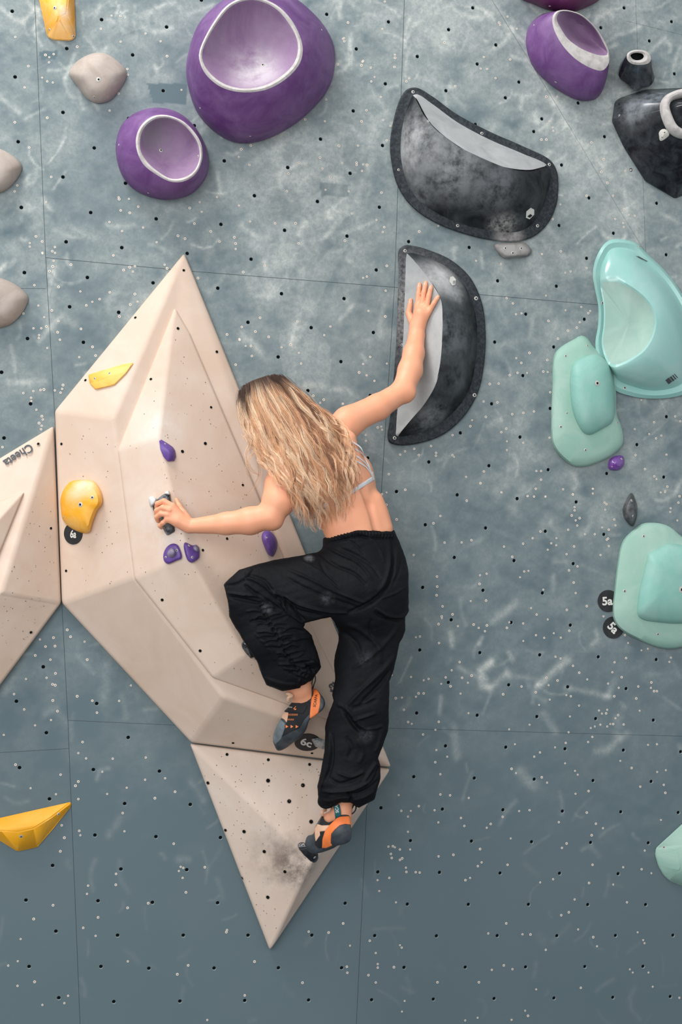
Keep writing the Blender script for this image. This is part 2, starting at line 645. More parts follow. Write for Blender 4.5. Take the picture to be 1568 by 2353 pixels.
# individual marks read off the wall
for pts, w, s in [
    ([(1305, 1515), (1270, 1545), (1240, 1575)], 9, .5), ([(1130, 1520), (1105, 1540), (1110, 1575), (1125, 1580)], 9, .55),
    ([(1140, 1570), (1165, 1548)], 8, .25), ([(1135, 1425), (1165, 1405), (1185, 1385)], 10, .3), ([(1035, 1455), (1040, 1485)], 7, .3),
    ([(1102, 1480), (1108, 1466)], 5, .45), ([(1272, 1325), (1272, 1355)], 7, .25), ([(1045, 1670), (1050, 1740)], 9, .22),
    ([(1195, 1775), (1225, 1805)], 12, .25), ([(1300, 1290), (1275, 1290)], 8, .2), ([(1160, 1550), (1230, 1560)], 6, .15),
    ([(1300, 1580), (1400, 1600)], 7, .22), ([(1395, 1600), (1410, 1570)], 8, .3), ([(1010, 1640), (1014, 1600)], 5, .25),
    ([(1170, 1500), (1180, 1515)], 5, .3), ([(1250, 1640), (1275, 1680)], 9, .16), ([(1420, 1650), (1420, 1690)], 12, .16),
    ([(1370, 1450), (1375, 1470), (1362, 1480)], 6, .22), ([(1440, 1685), (1395, 1725), (1370, 1725)], 9, .2),
    ([(1110, 1105), (1150, 1130), (1200, 1060), (1235, 1050)], 22, .14), ([(1180, 1170), (1200, 1120)], 14, .2),
    ([(1330, 1145), (1400, 1200)], 20, .15), ([(650, 320), (640, 380), (700, 420)], 26, .12), ([(640, 560), (655, 640), (600, 690)], 26, .14),
    ([(700, 600), (690, 700), (670, 790)], 10, .2), ([(560, 770), (600, 810)], 9, .35), ([(20, 878), (100, 878)], 8, .28),
    ([(130, 620), (110, 690), (115, 750)], 16, .2), ([(250, 690), (262, 672)], 10, .3), ([(280, 710), (300, 735)], 12, .22),
    ([(145, 728), (170, 745)], 12, .25), ([(700, 885), (780, 895)], 7, .28), ([(1130, 0), (1220, 140), (1300, 280)], 14, .14),
    ([(1300, 280), (1480, 500)], 10, .14), ([(1225, 150), (1330, 330)], 7, .12), ([(1440, 490), (1470, 540)], 12, .3),
    ([(240, 1555), (245, 1530), (238, 1610)], 12, .12), ([(105, 1640), (130, 1630), (150, 1660)], 9, .16), ([(10, 1595), (30, 1560)], 8, .12),
    ([(265, 1900), (275, 1880)], 9, .12), ([(250, 1920), (252, 1912)], 8, .14), ([(280, 1600), (290, 1650)], 7, .1),
    ([(440, 1800), (470, 1840)], 9, .10), ([(410, 1975), (432, 1975)], 9, .12), ([(223, 1790), (228, 1770), (250, 1765)], 5, .16),
    ([(1270, 760), (1260, 800)], 18, .14), ([(860, 300), (850, 330)], 14, .2), ([(770, 420), (800, 470), (760, 500)], 18, .16),
    ([(590, 470), (560, 520), (600, 560)], 20, .16), ([(330, 700), (380, 640)], 12, .14), ([(1390, 20), (1500, 80)], 14, .12),
    ([(1065, 450), (1080, 400)], 10, .12), ([(1150, 800), (1190, 780), (1240, 790)], 12, .14), ([(1090, 850), (1160, 870)], 12, .12),
    ([(855, 1030), (846, 1000)], 10, .14), ([(1240, 2150), (1250, 2165)], 10, .05), ([(860, 360), (820, 460)], 9, .14)]:
    stroke(pts, w, s)
r2 = np.random.default_rng(99)
for i in range(520):
    x, y = r2.uniform(-20, 1590), 2350 * r2.random() ** 1.7
    L = r2.uniform(10, 75)
    a = r2.choice([1.1, 1.9, 0.4, 2.6, 1.57]) + r2.normal() * 0.35
    w = r2.uniform(1.6, 6.5)
    k = float(np.interp(y, [0, 600, 1200, 1700, 2300], [.30, .28, .22, .14, .05])) * r2.uniform(.4, 1.2)
    c = r2.normal() * 0.5
    pts = [(x + math.cos(a + c * t) * L * t, y + math.sin(a + c * t) * L * t) for t in (0, .33, .66, 1)]
    stroke(pts, w, k)
# cleaner patches where holds and tape once sat
patch([(338, 192), (430, 192), (430, 240), (352, 236)], -0.34)
patch([(88, 118), (135, 116), (128, 138), (95, 136)], -0.30)
patch([(735, 420), (800, 426), (802, 452), (738, 450)], -0.22)
patch([(108, 592), (135, 596), (118, 660), (110, 690)], 0.14)
patch([(270, 40), (350, 20), (345, 60), (280, 80)], 0.14)
patch([(605, 440), (640, 420), (700, 330), (790, 300), (790, 420), (720, 410)], 0.10)
patch([(690, 560), (675, 620), (625, 690), (575, 680), (560, 640), (600, 600), (620, 560)], 0.13)
patch([(770, 560), (800, 560), (760, 640), (710, 740), (680, 800), (665, 790), (700, 690), (725, 610)], 0.10)
patch([(640, 760), (720, 740), (760, 800), (760, 900), (700, 905), (650, 850)], 0.09)
patch([(560, 380), (640, 330), (660, 400), (620, 470), (560, 450)], 0.08)
patch([(940, 0), (1110, 0), (1160, 80), (1080, 180), (1000, 130)], 0.07)
patch([(1200, 560), (1290, 560), (1320, 640), (1230, 660)], 0.08)
patch([(1310, 560), (1370, 555), (1345, 640), (1300, 620)], 0.07)
patch([(1180, 960), (1240, 900), (1200, 1050), (1160, 1120)], 0.07)
chalk = np.clip(chalk, 0, 0.92)

nx, nz = len(xs), len(zs)
idx = np.arange(nx * nz).reshape(nz, nx)
WQ = np.column_stack([idx[:-1, :-1].ravel(), idx[:-1, 1:].ravel(), idx[1:, 1:].ravel(), idx[1:, :-1].ravel()])

mt, nt, N, L, B = nt_new('wall_paint')
at = N.new('ShaderNodeAttribute')
at.attribute_name = 'chalk'
tc = N.new('ShaderNodeTexCoord')
nz1 = N.new('ShaderNodeTexNoise')
nz1.inputs['Scale'].default_value = 52
nz1.inputs['Detail'].default_value = 9
nz1.inputs['Roughness'].default_value = 0.8
nz1.inputs['Distortion'].default_value = 0.3
L.new(tc.outputs['Object'], nz1.inputs['Vector'])
sub = N.new('ShaderNodeMath')
sub.operation = 'SUBTRACT'
sub.inputs[1].default_value = 0.5
L.new(nz1.outputs['Fac'], sub.inputs[0])
mul = N.new('ShaderNodeMath')
mul.operation = 'MULTIPLY_ADD'
mul.inputs[1].default_value = 2.6
mul.inputs[2].default_value = 1.0
L.new(sub.outputs[0], mul.inputs[0])
mm = N.new('ShaderNodeMath')
mm.operation = 'MULTIPLY'
mm.use_clamp = True
L.new(at.outputs['Fac'], mm.inputs[0])
L.new(mul.outputs[0], mm.inputs[1])
nz2 = N.new('ShaderNodeTexNoise')
nz2.inputs['Scale'].default_value = 2.2
nz2.inputs['Detail'].default_value = 6
L.new(tc.outputs['Object'], nz2.inputs['Vector'])
bc = N.new('ShaderNodeMixRGB')
bc.inputs[1].default_value = (*lin((88, 107, 115)), 1)
bc.inputs[2].default_value = (*lin((99, 115, 119)), 1)
L.new(nz2.outputs['Fac'], bc.inputs[0])
cm = N.new('ShaderNodeMixRGB')
cm.inputs[2].default_value = (*lin((202, 206, 200)), 1)
L.new(bc.outputs[0], cm.inputs[1])
L.new(mm.outputs[0], cm.inputs[0])
L.new(cm.outputs[0], B.inputs['Base Color'])
B.inputs['Roughness'].default_value = 0.75
B.inputs['Specular IOR Level'].default_value = 0.3
nz3 = N.new('ShaderNodeTexNoise')
nz3.inputs['Scale'].default_value = 420
nz3.inputs['Detail'].default_value = 3
L.new(tc.outputs['Object'], nz3.inputs['Vector'])
bp = N.new('ShaderNodeBump')
bp.inputs['Strength'].default_value = 0.12
bp.inputs['Distance'].default_value = 0.002
L.new(nz3.outputs['Fac'], bp.inputs['Height'])
L.new(bp.outputs[0], B.inputs['Normal'])
M_wall = mt


def A(ox, oy, l, s=1.96): return [(ox + p[0] / s, oy + p[1] / s) + tuple(p[2:]) for p in l]


NUTS = (A(0, 0, [(55, 50), (458, 88), (751, 121), (301, 218), (598, 247), (68, 346), (736, 408), (284, 506), (82, 638), (425, 666), (284, 797), (96, 934), (409, 957), (704, 985), (298, 1089), (549, 1115), (844, 1141), (1132, 1167), (996, 1010), (1283, 1037), (1147, 881), (1431, 907), (1011, 724), (1297, 754), (1445, 626), (1473, 64), (580, 534), (876, 566), (566, 825), (908, 0)])
        + A(768, 0, [(101, 220), (246, 98), (376, 254), (517, 133), (626, 35), (232, 377), (505, 408), (646, 288), (730, 202), (773, 440), (834, 369), (87, 499), (219, 655), (73, 780), (205, 933), (59, 1063), (337, 1088), (610, 1114), (901, 592), (937, 535), (1101, 463), (1203, 124), (1308, 35), (1422, 184), (1522, 97), (1535, 332), (1220, 615), (1339, 765), (1455, 915), (1026, 743), (1150, 891), (1015, 1015), (1260, 1050), (1498, 1147), (1139, 1163), (638, 560)])
        + A(0, 560, [(110, 130), (394, 152), (690, 176), (982, 200), (1269, 225), (1551, 247), (314, 284), (535, 309), (124, 427), (376, 444), (1118, 354), (1403, 378), (1254, 510), (1537, 531), (1102, 644), (1388, 662), (7, 579), (138, 721), (18, 875)])
        + A(768, 560, [(46, 247), (191, 118), (738, 167), (1003, 191), (178, 400), (865, 317), (725, 443), (1129, 340), (991, 465), (32, 531), (852, 594), (164, 684), (711, 721), (570, 852), (839, 871), (428, 983), (699, 1000), (966, 1018), (1499, 779), (1366, 905), (1487, 1051), (1230, 1035), (152, 966), (975, 742)])
        + A(0, 1100, [(195, 848), (74, 1003), (436, 1013), (209, 1145), (578, 1166)])
        + A(768, 1100, [(282, 58), (556, 73), (826, 90), (1092, 105), (412, 208), (684, 222), (953, 237), (1217, 251), (543, 355), (812, 369), (1079, 383), (400, 490), (672, 503), (940, 515), (529, 636), (799, 648), (1066, 660), (387, 772), (658, 784), (928, 794), (1192, 803), (1453, 815), (516, 918), (788, 929), (1054, 938), (1317, 946), (373, 1056), (646, 1066), (915, 1072), (1180, 1081), (1440, 1088)])
        + A(0, 1700, [(88, 126), (223, 267), (421, 135), (719, 142), (562, 288), (858, 292), (428, 430), (703, 437), (994, 441), (237, 567), (545, 583), (842, 586), (117, 723), (442, 726), (687, 733), (981, 735), (252, 863), (530, 881), (826, 881), (1118, 881), (1406, 881), (131, 1022), (455, 1022), (671, 1030), (965, 1029), (1255, 1028), (1540, 1028), (265, 1163), (513, 1180), (811, 1178), (1103, 1175), (1391, 1173), (1556, 737)])
        + A(768, 1700, [(503, 28), (775, 34), (1042, 41), (1305, 47), (1563, 54), (360, 167), (633, 173), (903, 178), (1168, 184), (1430, 188), (489, 313), (762, 316), (1030, 322), (1293, 325), (1552, 328), (345, 455), (620, 457), (891, 460), (1157, 463), (1417, 465), (476, 598), (749, 601), (1017, 602), (1281, 604), (331, 741), (606, 742), (877, 742), (1144, 743), (1405, 743), (462, 884), (736, 883), (1005, 883), (1269, 882), (1528, 881), (316, 1026), (592, 1025), (864, 1024), (1131, 1022), (1393, 1021), (448, 1169), (722, 1166), (992, 1164), (1257, 1161), (1516, 1157), (184, 883), (170, 1172), (198, 596), (212, 307)]))
SCREWS = (A(768, 1700, [(461, 46), (510, 76), (456, 101), (815, 20), (928, 57), (902, 76), (996, 34), (1044, 14), (1041, 106), (1145, 10), (1290, 95), (1415, 23), (1455, 20), (1341, 127), (1495, 137), (1456, 145), (1486, 203), (1493, 239), (1380, 211), (479, 155), (800, 131), (820, 150), (936, 169), (960, 193), (1086, 140), (1098, 157), (1088, 243), (1147, 231), (291, 249), (479, 246), (523, 250), (607, 262), (303, 320), (346, 320), (333, 346), (333, 414), (382, 299), (453, 317), (470, 372), (572, 352), (587, 388), (688, 396), (706, 379), (760, 347), (834, 321), (881, 317), (1013, 371), (1139, 328), (1180, 378), (1212, 398), (1161, 430), (1473, 361), (245, 481), (265, 479), (274, 484), (297, 494), (343, 494), (256, 514), (260, 532), (297, 541), (307, 534), (324, 576), (326, 595), (368, 596), (386, 598), (471, 525), (538, 518), (658, 492), (665, 552), (648, 569), (796, 444), (782, 563), (1027, 487), (1048, 467), (1165, 563), (1400, 499), (1303, 574), (1386, 583), (1430, 601), (249, 622), (196, 632), (204, 681), (279, 732), (592, 632), (613, 622), (929, 642), (987, 628), (1149, 645), (1258, 652), (1084, 719), (1320, 732), (1058, 777), (1024, 790), (776, 827), (1100, 854), (695, 872), (849, 876), (885, 877), (1168, 889), (1368, 867), (1393, 902), (1399, 916), (1185, 930), (954, 946), (161, 905), (188, 960), (297, 925), (305, 936), (197, 1010), (197, 1026), (270, 1024), (155, 1060), (188, 1093), (60, 1049), (58, 1022), (72, 927), (41, 827), (466, 1092), (653, 1092), (765, 1016), (711, 1036), (804, 1033), (911, 1124), (1112, 1117), (1333, 1034), (1346, 1048), (1417, 1048), (1436, 1112), (1556, 1162), (318, 1176), (306, 1224), (591, 1264), (647, 1252), (800, 1261), (861, 1220), (874, 1243)])
          + A(0, 1700, [(372, 10), (353, 60), (388, 84), (508, 85), (657, 80), (461, 144), (353, 188), (340, 207), (353, 267), (273, 157), (252, 245), (138, 218), (654, 180), (744, 173), (789, 234), (571, 216), (483, 244), (698, 263), (553, 330), (561, 412), (357, 410), (362, 430), (278, 385), (290, 441), (272, 502), (783, 468), (814, 572), (826, 577), (806, 591), (923, 574), (523, 604), (522, 653), (397, 657), (392, 694), (239, 745), (152, 807), (575, 757), (668, 736), (838, 687), (442, 800), (431, 883), (375, 847), (823, 622), (93, 897), (80, 997), (37, 1017), (576, 998), (848, 1016), (799, 1056), (1023, 857), (1020, 866), (1147, 999), (156, 1090), (79, 1108), (307, 1153), (290, 1186), (191, 1194), (934, 1262), (1103, 1151), (1363, 1094), (1481, 868), (1391, 864), (1547, 827), (70, 112)])
          + A(0, 1100, [(180, 724), (205, 756), (241, 716), (248, 754), (159, 796), (227, 815), (117, 902), (250, 877), (210, 897), (237, 926), (249, 930), (63, 970), (109, 1039), (238, 999), (259, 1047), (230, 1087), (158, 1111), (17, 1154), (303, 681), (318, 712), (381, 734), (393, 815), (348, 980), (416, 1000), (537, 1001), (437, 1054), (590, 931)])
          + A(768, 1100, [(237, 62), (321, 50), (216, 70), (237, 118), (282, 184), (479, 168), (448, 201), (598, 99), (661, 21), (755, 62), (873, 78), (901, 80), (909, 46), (953, 80), (1032, 48), (1165, 45), (1076, 71), (1166, 67), (1084, 128), (1084, 143), (1071, 166), (1089, 188), (1107, 178), (1096, 211), (1228, 115), (1219, 108), (1222, 140), (1263, 184), (1268, 210), (1208, 220), (1238, 230), (1131, 250), (1175, 250), (1235, 270), (1229, 275), (1238, 304), (1201, 344), (1055, 230), (930, 238), (1002, 268), (979, 291), (1001, 300), (963, 320), (1082, 305), (1048, 340), (1097, 395), (1059, 413), (1080, 468), (1089, 515), (852, 293), (895, 268), (766, 306), (619, 277), (575, 287), (498, 288), (359, 344), (803, 352), (464, 441), (465, 486), (462, 525), (658, 435), (688, 428), (656, 474), (685, 549), (616, 551), (876, 415), (857, 418), (838, 444), (943, 500), (888, 583), (913, 612), (1049, 591), (1139, 574), (963, 634), (489, 575), (485, 620), (486, 628), (471, 655), (534, 611), (558, 664), (629, 657), (652, 672), (680, 687), (689, 661), (779, 672), (790, 647), (852, 652), (910, 705), (947, 717), (990, 696), (1022, 716), (1060, 685), (853, 731), (473, 740), (387, 711), (369, 714), (530, 863), (566, 826), (503, 895), (483, 924), (525, 935), (577, 897), (620, 887), (603, 919), (570, 968), (606, 1056), (259, 884), (347, 893), (404, 908), (426, 902), (381, 967), (404, 967), (369, 982), (306, 986), (278, 989), (315, 1041), (334, 1096), (350, 1104), (457, 1131), (472, 1095), (401, 1152), (789, 1129), (762, 971), (845, 936), (957, 897), (967, 930), (909, 962), (972, 995), (1007, 909), (998, 802), (1021, 810), (1077, 843), (1105, 874), (1141, 904), (1047, 975), (1067, 980), (1104, 1022), (924, 1019), (1063, 1071), (881, 1108), (1057, 1142), (1194, 1044), (1231, 1041), (1226, 1057), (1207, 1058), (1280, 1065), (1268, 1079), (1200, 1108), (1175, 1116), (1231, 1116), (1245, 1105), (1258, 1105), (1305, 1107), (1157, 1123), (1164, 1163), (1362, 990), (1377, 1045), (1263, 980), (1235, 923), (1283, 942), (1296, 894), (1254, 872), (1264, 827), (1316, 808), (1430, 918), (1428, 942), (1442, 957), (1455, 957), (1371, 936), (1511, 825), (1518, 806), (1385, 773), (1414, 766), (1325, 740), (1311, 704), (1214, 620), (1472, 62), (1492, 56), (1502, 36), (1557, 79), (1552, 108), (1515, 150), (1547, 188), (1517, 133)])
          + A(768, 560, [(148, 148), (131, 154), (233, 212), (155, 303), (231, 328), (238, 100), (163, 510), (131, 542), (113, 580), (147, 593), (182, 618), (238, 540), (39, 722), (778, 245), (806, 269), (640, 77), (752, 92), (938, 47), (1066, 125), (1042, 131), (1138, 110), (955, 234), (1043, 300), (1114, 285), (1154, 303), (1146, 313), (1107, 354), (1094, 378), (1054, 392), (1009, 428), (966, 348), (820, 318), (845, 314), (881, 492), (821, 516), (844, 537), (827, 582), (870, 582), (792, 592), (702, 632), (742, 630), (961, 524), (943, 576), (963, 578), (974, 669), (674, 711), (736, 715), (853, 762), (803, 768), (901, 756), (684, 780), (776, 833), (754, 849), (852, 897), (779, 890), (779, 930), (971, 874), (622, 795), (614, 822), (534, 862), (437, 911), (460, 942), (459, 955), (534, 952), (541, 960), (382, 952), (361, 924), (320, 935), (298, 950), (247, 1038), (213, 824), (197, 828), (217, 838), (143, 862), (144, 888), (321, 1108), (595, 1050), (675, 1026), (660, 1079), (754, 1120), (912, 1024), (933, 1024), (933, 1063), (909, 1104), (872, 1137), (901, 1139), (952, 1140), (1075, 1130), (1167, 1104), (1442, 804), (1475, 864), (1451, 877), (1420, 857), (1355, 835), (1385, 704), (1359, 952), (1401, 1015), (1443, 1048), (1453, 1060), (1537, 778), (1560, 800), (1498, 950), (1492, 1120)])
          + A(0, 560, [(320, 95), (242, 77), (238, 103), (223, 124), (192, 44), (511, 53), (557, 119), (585, 106), (608, 102), (599, 126), (742, 95), (753, 111), (362, 215), (449, 250), (416, 262), (495, 219), (608, 227), (620, 261), (587, 275), (389, 278), (264, 195), (234, 301), (264, 349), (260, 399), (270, 433), (173, 279), (199, 331), (105, 314), (155, 187), (151, 381), (176, 412), (175, 425), (186, 381), (209, 373), (213, 470), (365, 384), (417, 465), (357, 511), (538, 328), (431, 504), (284, 637), (280, 654), (273, 671), (247, 661), (198, 657), (183, 659), (150, 664), (105, 673), (140, 694), (141, 709), (164, 748), (189, 777), (193, 792), (176, 808), (188, 820), (185, 836), (11, 916), (1062, 24), (1193, 99), (1096, 128), (892, 155), (1172, 334), (1090, 375), (1023, 409), (1151, 396), (1079, 430), (1080, 433), (1107, 461), (1131, 461), (1135, 506), (1211, 420), (1062, 545), (1340, 351), (1269, 467), (1310, 455), (1347, 492), (1357, 540), (1461, 412), (1489, 373), (1412, 685), (1459, 703), (1443, 717), (1545, 721)])
          + A(0, 0, [(503, 71), (543, 72), (455, 130), (544, 188), (656, 151), (724, 186), (753, 253), (574, 311), (576, 337), (348, 211), (205, 248), (242, 244), (222, 258), (221, 281), (190, 350), (213, 367), (238, 372), (69, 167), (111, 394), (128, 298), (213, 531), (67, 551), (132, 665), (494, 498), (231, 797), (78, 835), (66, 862), (208, 910), (535, 889), (537, 897), (581, 896), (623, 931), (544, 948), (585, 959), (645, 1025), (550, 1041), (493, 1000), (706, 1091), (511, 1151), (802, 1062), (834, 1075), (855, 937), (900, 910), (909, 954), (876, 1007), (950, 1042), (978, 887), (989, 1088), (1076, 707), (1124, 743), (1087, 672), (1130, 655), (1056, 1069), (1062, 1097), (1062, 1121), (1127, 998), (1077, 926), (1240, 1006), (1293, 861), (1332, 1006), (1347, 734), (1300, 782), (1346, 1096), (1453, 759), (1489, 797), (1467, 855), (1442, 710), (1464, 546), (1527, 657), (1375, 538), (1470, 448), (1545, 175), (1521, 289), (162, 1065), (190, 1088), (134, 1095), (134, 1111), (191, 1139), (236, 1132), (248, 1113), (248, 1139), (535, 421), (818, 405)])
          + A(768, 0, [(45, 172), (46, 186), (17, 290), (131, 275), (124, 295), (128, 278), (218, 131), (274, 247), (275, 261), (272, 302), (166, 305), (183, 347), (168, 367), (326, 367), (339, 353), (211, 437), (146, 497), (124, 547), (222, 541), (254, 568), (238, 632), (108, 656), (22, 657), (37, 734), (102, 733), (102, 743), (126, 770), (131, 741), (149, 743), (66, 862), (214, 868), (80, 962), (191, 991), (226, 1023), (220, 1045), (49, 1084), (546, 389), (661, 309), (690, 311), (675, 257), (794, 268), (744, 103), (749, 113), (782, 75), (824, 130), (957, 436), (1006, 436), (970, 547), (986, 574), (988, 590), (935, 629), (957, 629), (1160, 642), (1216, 718), (1205, 775), (1312, 770), (1337, 766), (1232, 824), (1138, 882), (1020, 921), (986, 987), (1258, 881), (1267, 987), (1303, 1005), (1306, 1022), (1329, 968), (1355, 972), (1307, 944), (1022, 1132), (936, 1144), (384, 1043), (470, 1017), (229, 7), (63, 102), (497, 192), (728, 352)]))

NUT_R = 0.0072
newV, newF, newM, newC = [], [], [], []
dead = np.zeros((nz - 1, nx - 1), bool)
chalk_g = chalk.reshape(nz, nx)
nbase = len(WV)
for (x, y) in NUTS:
    c = P(x, y, 0)
    i0 = int(np.argmin(np.abs(xs - c[0]))) - 2
    j0 = int(np.argmin(np.abs(zs - c[2]))) - 2
    if i0 < 14 or j0 < 5 or i0 + 4 > nx - 16 or j0 + 4 > nz - 10 or dead[j0:j0 + 4, i0:i0 + 4].any(): continue
    dead[j0:j0 + 4, i0:i0 + 4] = True
    per = [(j0, i0 + t) for t in range(4)] + [(j0 + t, i0 + 4) for t in range(4)] + [(j0 + 4, i0 + 4 - t) for t in range(4)] + [(j0 + 4 - t, i0) for t in range(4)]
    pid = [idx[q] for q in per]
    b0 = nbase + len(newV)
    for ring, (rad, yy) in enumerate(((NUT_R * 1.1, 0.0), (NUT_R, .001), (NUT_R * .95, .0062))):
        for q in per:
            dx, dz = xs[q[1]] - c[0], zs[q[0]] - c[2]
            L_ = math.hypot(dx, dz)
            newV.append((c[0] + dx / L_ * rad, yy, c[2] + dz / L_ * rad))
            newC.append(chalk_g[q] if ring == 0 else 0.0)
    for m_ in range(16):
        n_ = (m_ + 1) % 16
        newF.append((pid[m_], pid[n_], b0 + n_, b0 + m_)); newM.append(0)
        newF.append((b0 + m_, b0 + n_, b0 + 16 + n_, b0 + 16 + m_)); newM.append(2)
        newF.append((b0 + 16 + m_, b0 + 16 + n_, b0 + 32 + n_, b0 + 32 + m_)); newM.append(2)
    cb = nbase + len(newV)
    newV.append((c[0], .0062, c[2])); newC.append(0.0)
    for m_ in range(0, 16, 2):
        newF.append((b0 + 32 + m_, b0 + 32 + m_ + 1, b0 + 32 + (m_ + 2) % 16, cb)); newM.append(1)
keep = ~dead.ravel()
Qk = np.vstack([WQ[keep], np.array(newF)])
wall = np_mesh('wall_back', np.vstack([WV, np.array(newV)]), Qk, [M_wall, M_dark, M_nutring], None, smooth=False)
wall.data.polygons.foreach_set('material_index', np.r_[np.zeros(keep.sum(), np.int32), np.array(newM, np.int32)])
a_ = wall.data.attributes.new('chalk', 'FLOAT', 'POINT')
a_.data.foreach_set('value', np.r_[chalk, np.array(newC)].astype(np.float32))
wall_bvh = BVHTree.FromPolygons([Vector((-6, 0, -1)), Vector((5, 0, -1)), Vector((5, 0, 7)), Vector((-6, 0, 7))], [(0, 1, 2, 3)])
V, F, fm = [], [], []
V2, F2, fm2 = [], [], []
stamp_discs(V2, F2, fm2, [(x, y, random.uniform(.85, 1.2)) for x, y in SCREWS], wall_bvh, 0.0040, 0, 1, n=10, rin=0.42)


def seam(pts, w=0.0016):
    for a, b in zip(pts[:-1], pts[1:]):
        p, q = Vector(P(*a, 0.0004).tolist()), Vector(P(*b, 0.0004).tolist())
        d = (q - p).normalized()
        s = Vector((-d.z, 0, d.x)) * w * 0.5
        i = len(V3)
        V3.extend([tuple(p - s), tuple(q - s), tuple(q + s), tuple(p + s)])
        F3.append((i, i + 1, i + 2, i + 3))


V3, F3 = [], []
seam([(78, -40), (105, 592), (126, 960), (142, 1385), (156, 1655), (186, 2400)])
seam([(931, -40), (907, 658), (878, 1110), (852, 1675), (817, 2400)])
seam([(105, 592), (425, 622), (907, 660), (1372, 700)])
seam([(1372, 700), (1700, 730)], 0.0012)
seam([(156, 1655), (440, 1668), (890, 1673), (1620, 1693)], 0.0012)
seam([(-60, 662), (106, 663)], 0.0012)
seam([(-60, 1733), (158, 1720)], 0.0012)
seam([(1125, -10), (1230, 160), (1315, 300)], 0.0010)
seam([(1315, 300), (1392, 430), (1490, 590)], 0.0007)
seam([(1461, -10), (1485, 590)], 0.0007)
seam([(1440, 48), (1600, 88)], 0.0006)
# pattern of bolt holes, screw holes and panel joints belongs to the wall: joined into its own mesh data as a part
wall_marks = mesh_obj('screw_holes', V + V2 + V3,
                      F + [tuple(i + len(V) for i in f) for f in F2] + [tuple(i + len(V) + len(V2) for i in f) for f in F3],
                      [M_dark, M_nutring, M_wood, M_seam], wall,
                      [{0: 0, 1: 1}[q] for q in fm] + [{0: 2, 1: 0}[q] for q in fm2] + [3] * len(F3), smooth=False)
wall['kind'] = 'structure'
wall_marks['kind'] = 'structure'
# old torn spots of bare ply
M_mat = chalky('floor_mat', (70, 76, 84), (110, 114, 118), 0.1, 3, 0.8)
fl = mesh_obj('floor', [(-7, -9, 0), (6, -9, 0), (6, 0.0, 0), (-7, 0.0, 0), (-7, -9, -.3), (6, -9, -.3), (6, 0, -.3), (-7, 0, -.3)],
              [(0, 1, 2, 3), (4, 7, 6, 5), (0, 4, 5, 1), (1, 5, 6, 2), (2, 6, 7, 3), (3, 7, 4, 0)], M_mat, smooth=False)
fl['kind'] = 'structure'

# ------------------------------------------------------------------ big plywood-look volumes
def volume(name, label, group, verts, faces, mat, skirt, base_bvh=None, bev=0.012, pits=(), nuts=(), npit=0, pit_poly=None, up=0.0):
    """verts: {key:(px,py,h)}; faces: key tuples; skirt: outer loop of keys"""
    keys = list(verts)
    pos = {}
    for k_, (x, y, h) in verts.items():
        pos[k_] = Vector(P(x, y, h).tolist())
    bm = bmesh.new()
    bv = {k_: bm.verts.new(pos[k_]) for k_ in keys}
    for f in faces: bm.faces.new([bv[q] for q in f])
    low = {}
    for k_ in skirt:
        p = pos[k_].copy()
        p.y = -0.001 if base_bvh is None else p.y + 0.02
        low[k_] = bm.verts.new(p)
    n = len(skirt)
    for i in range(n):
        a, b = skirt[i], skirt[(i + 1) % n]
        bm.faces.new([bv[a], bv[b], low[b], low[a]])
    bm.faces.new([low[q] for q in skirt])
    bmesh.ops.recalc_face_normals(bm, faces=bm.faces)
    bmesh.ops.triangulate(bm, faces=[f for f in bm.faces if len(f.verts) > 4])
    bm.normal_update()
    lows = set(low.values())
    eds = [e for e in bm.edges if len(e.link_faces) == 2 and e.calc_face_angle(0) > math.radians(5)
           and not (e.verts[0] in lows and e.verts[1] in lows)]
    bmesh.ops.bevel(bm, geom=eds, offset=bev, segments=4, profile=0.6, affect='EDGES', clamp_overlap=True)
    V, F = [tuple(v.co) for v in bm.verts], []
    bm.verts.index_update()
    F = [tuple(v.index for v in f.verts) for f in bm.faces]
    bm.free()
    bv2 = BVHTree.FromPolygons([Vector(v) for v in V], F)
    fm = [0] * len(F)
    rr = np.random.default_rng(len(label))
    sp = []
    if pit_poly:
        x0, x1 = min(p[0] for p in pit_poly), max(p[0] for p in pit_poly)
        y0, y1 = min(p[1] for p in pit_poly), max(p[1] for p in pit_poly)
        g = 0
        while len(sp) < npit and g < 9000:
            g += 1
            x, y = rr.uniform(x0, x1), rr.uniform(y0, y1)
            c = False
            for i in range(len(pit_poly)):
                (xa, ya), (xb, yb) = pit_poly[i], pit_poly[(i + 1) % len(pit_poly)]
                if (ya > y) != (yb > y) and x < (xb - xa) * (y - ya) / (yb - ya) + xa: c = not c
            if c: sp.append((x, y, rr.uniform(.5, 1.3)))
    stamp_discs(V, F, fm, sp, bv2, 0.0019, 1, 2, n=7, rin=0.7)
    stamp_discs(V, F, fm, nuts, bv2, 0.0074, 1, 3, n=14, rin=0.85)
    root = thing(name, label, 'climbing volume', P(*[np.mean([verts[q][i] for q in skirt]) for i in (0, 1)], 0.0), group)
    o = mesh_obj('shell', V, F, [mat, M_creamring, M_pit, M_dark], root, fm, smooth=True, sharp=60)
    # keep big facets flat, only bevels smooth
    wn = o.modifiers.new('weighted', 'WEIGHTED_NORMAL')
    wn.keep_sharp = True
    return root, o, bv2


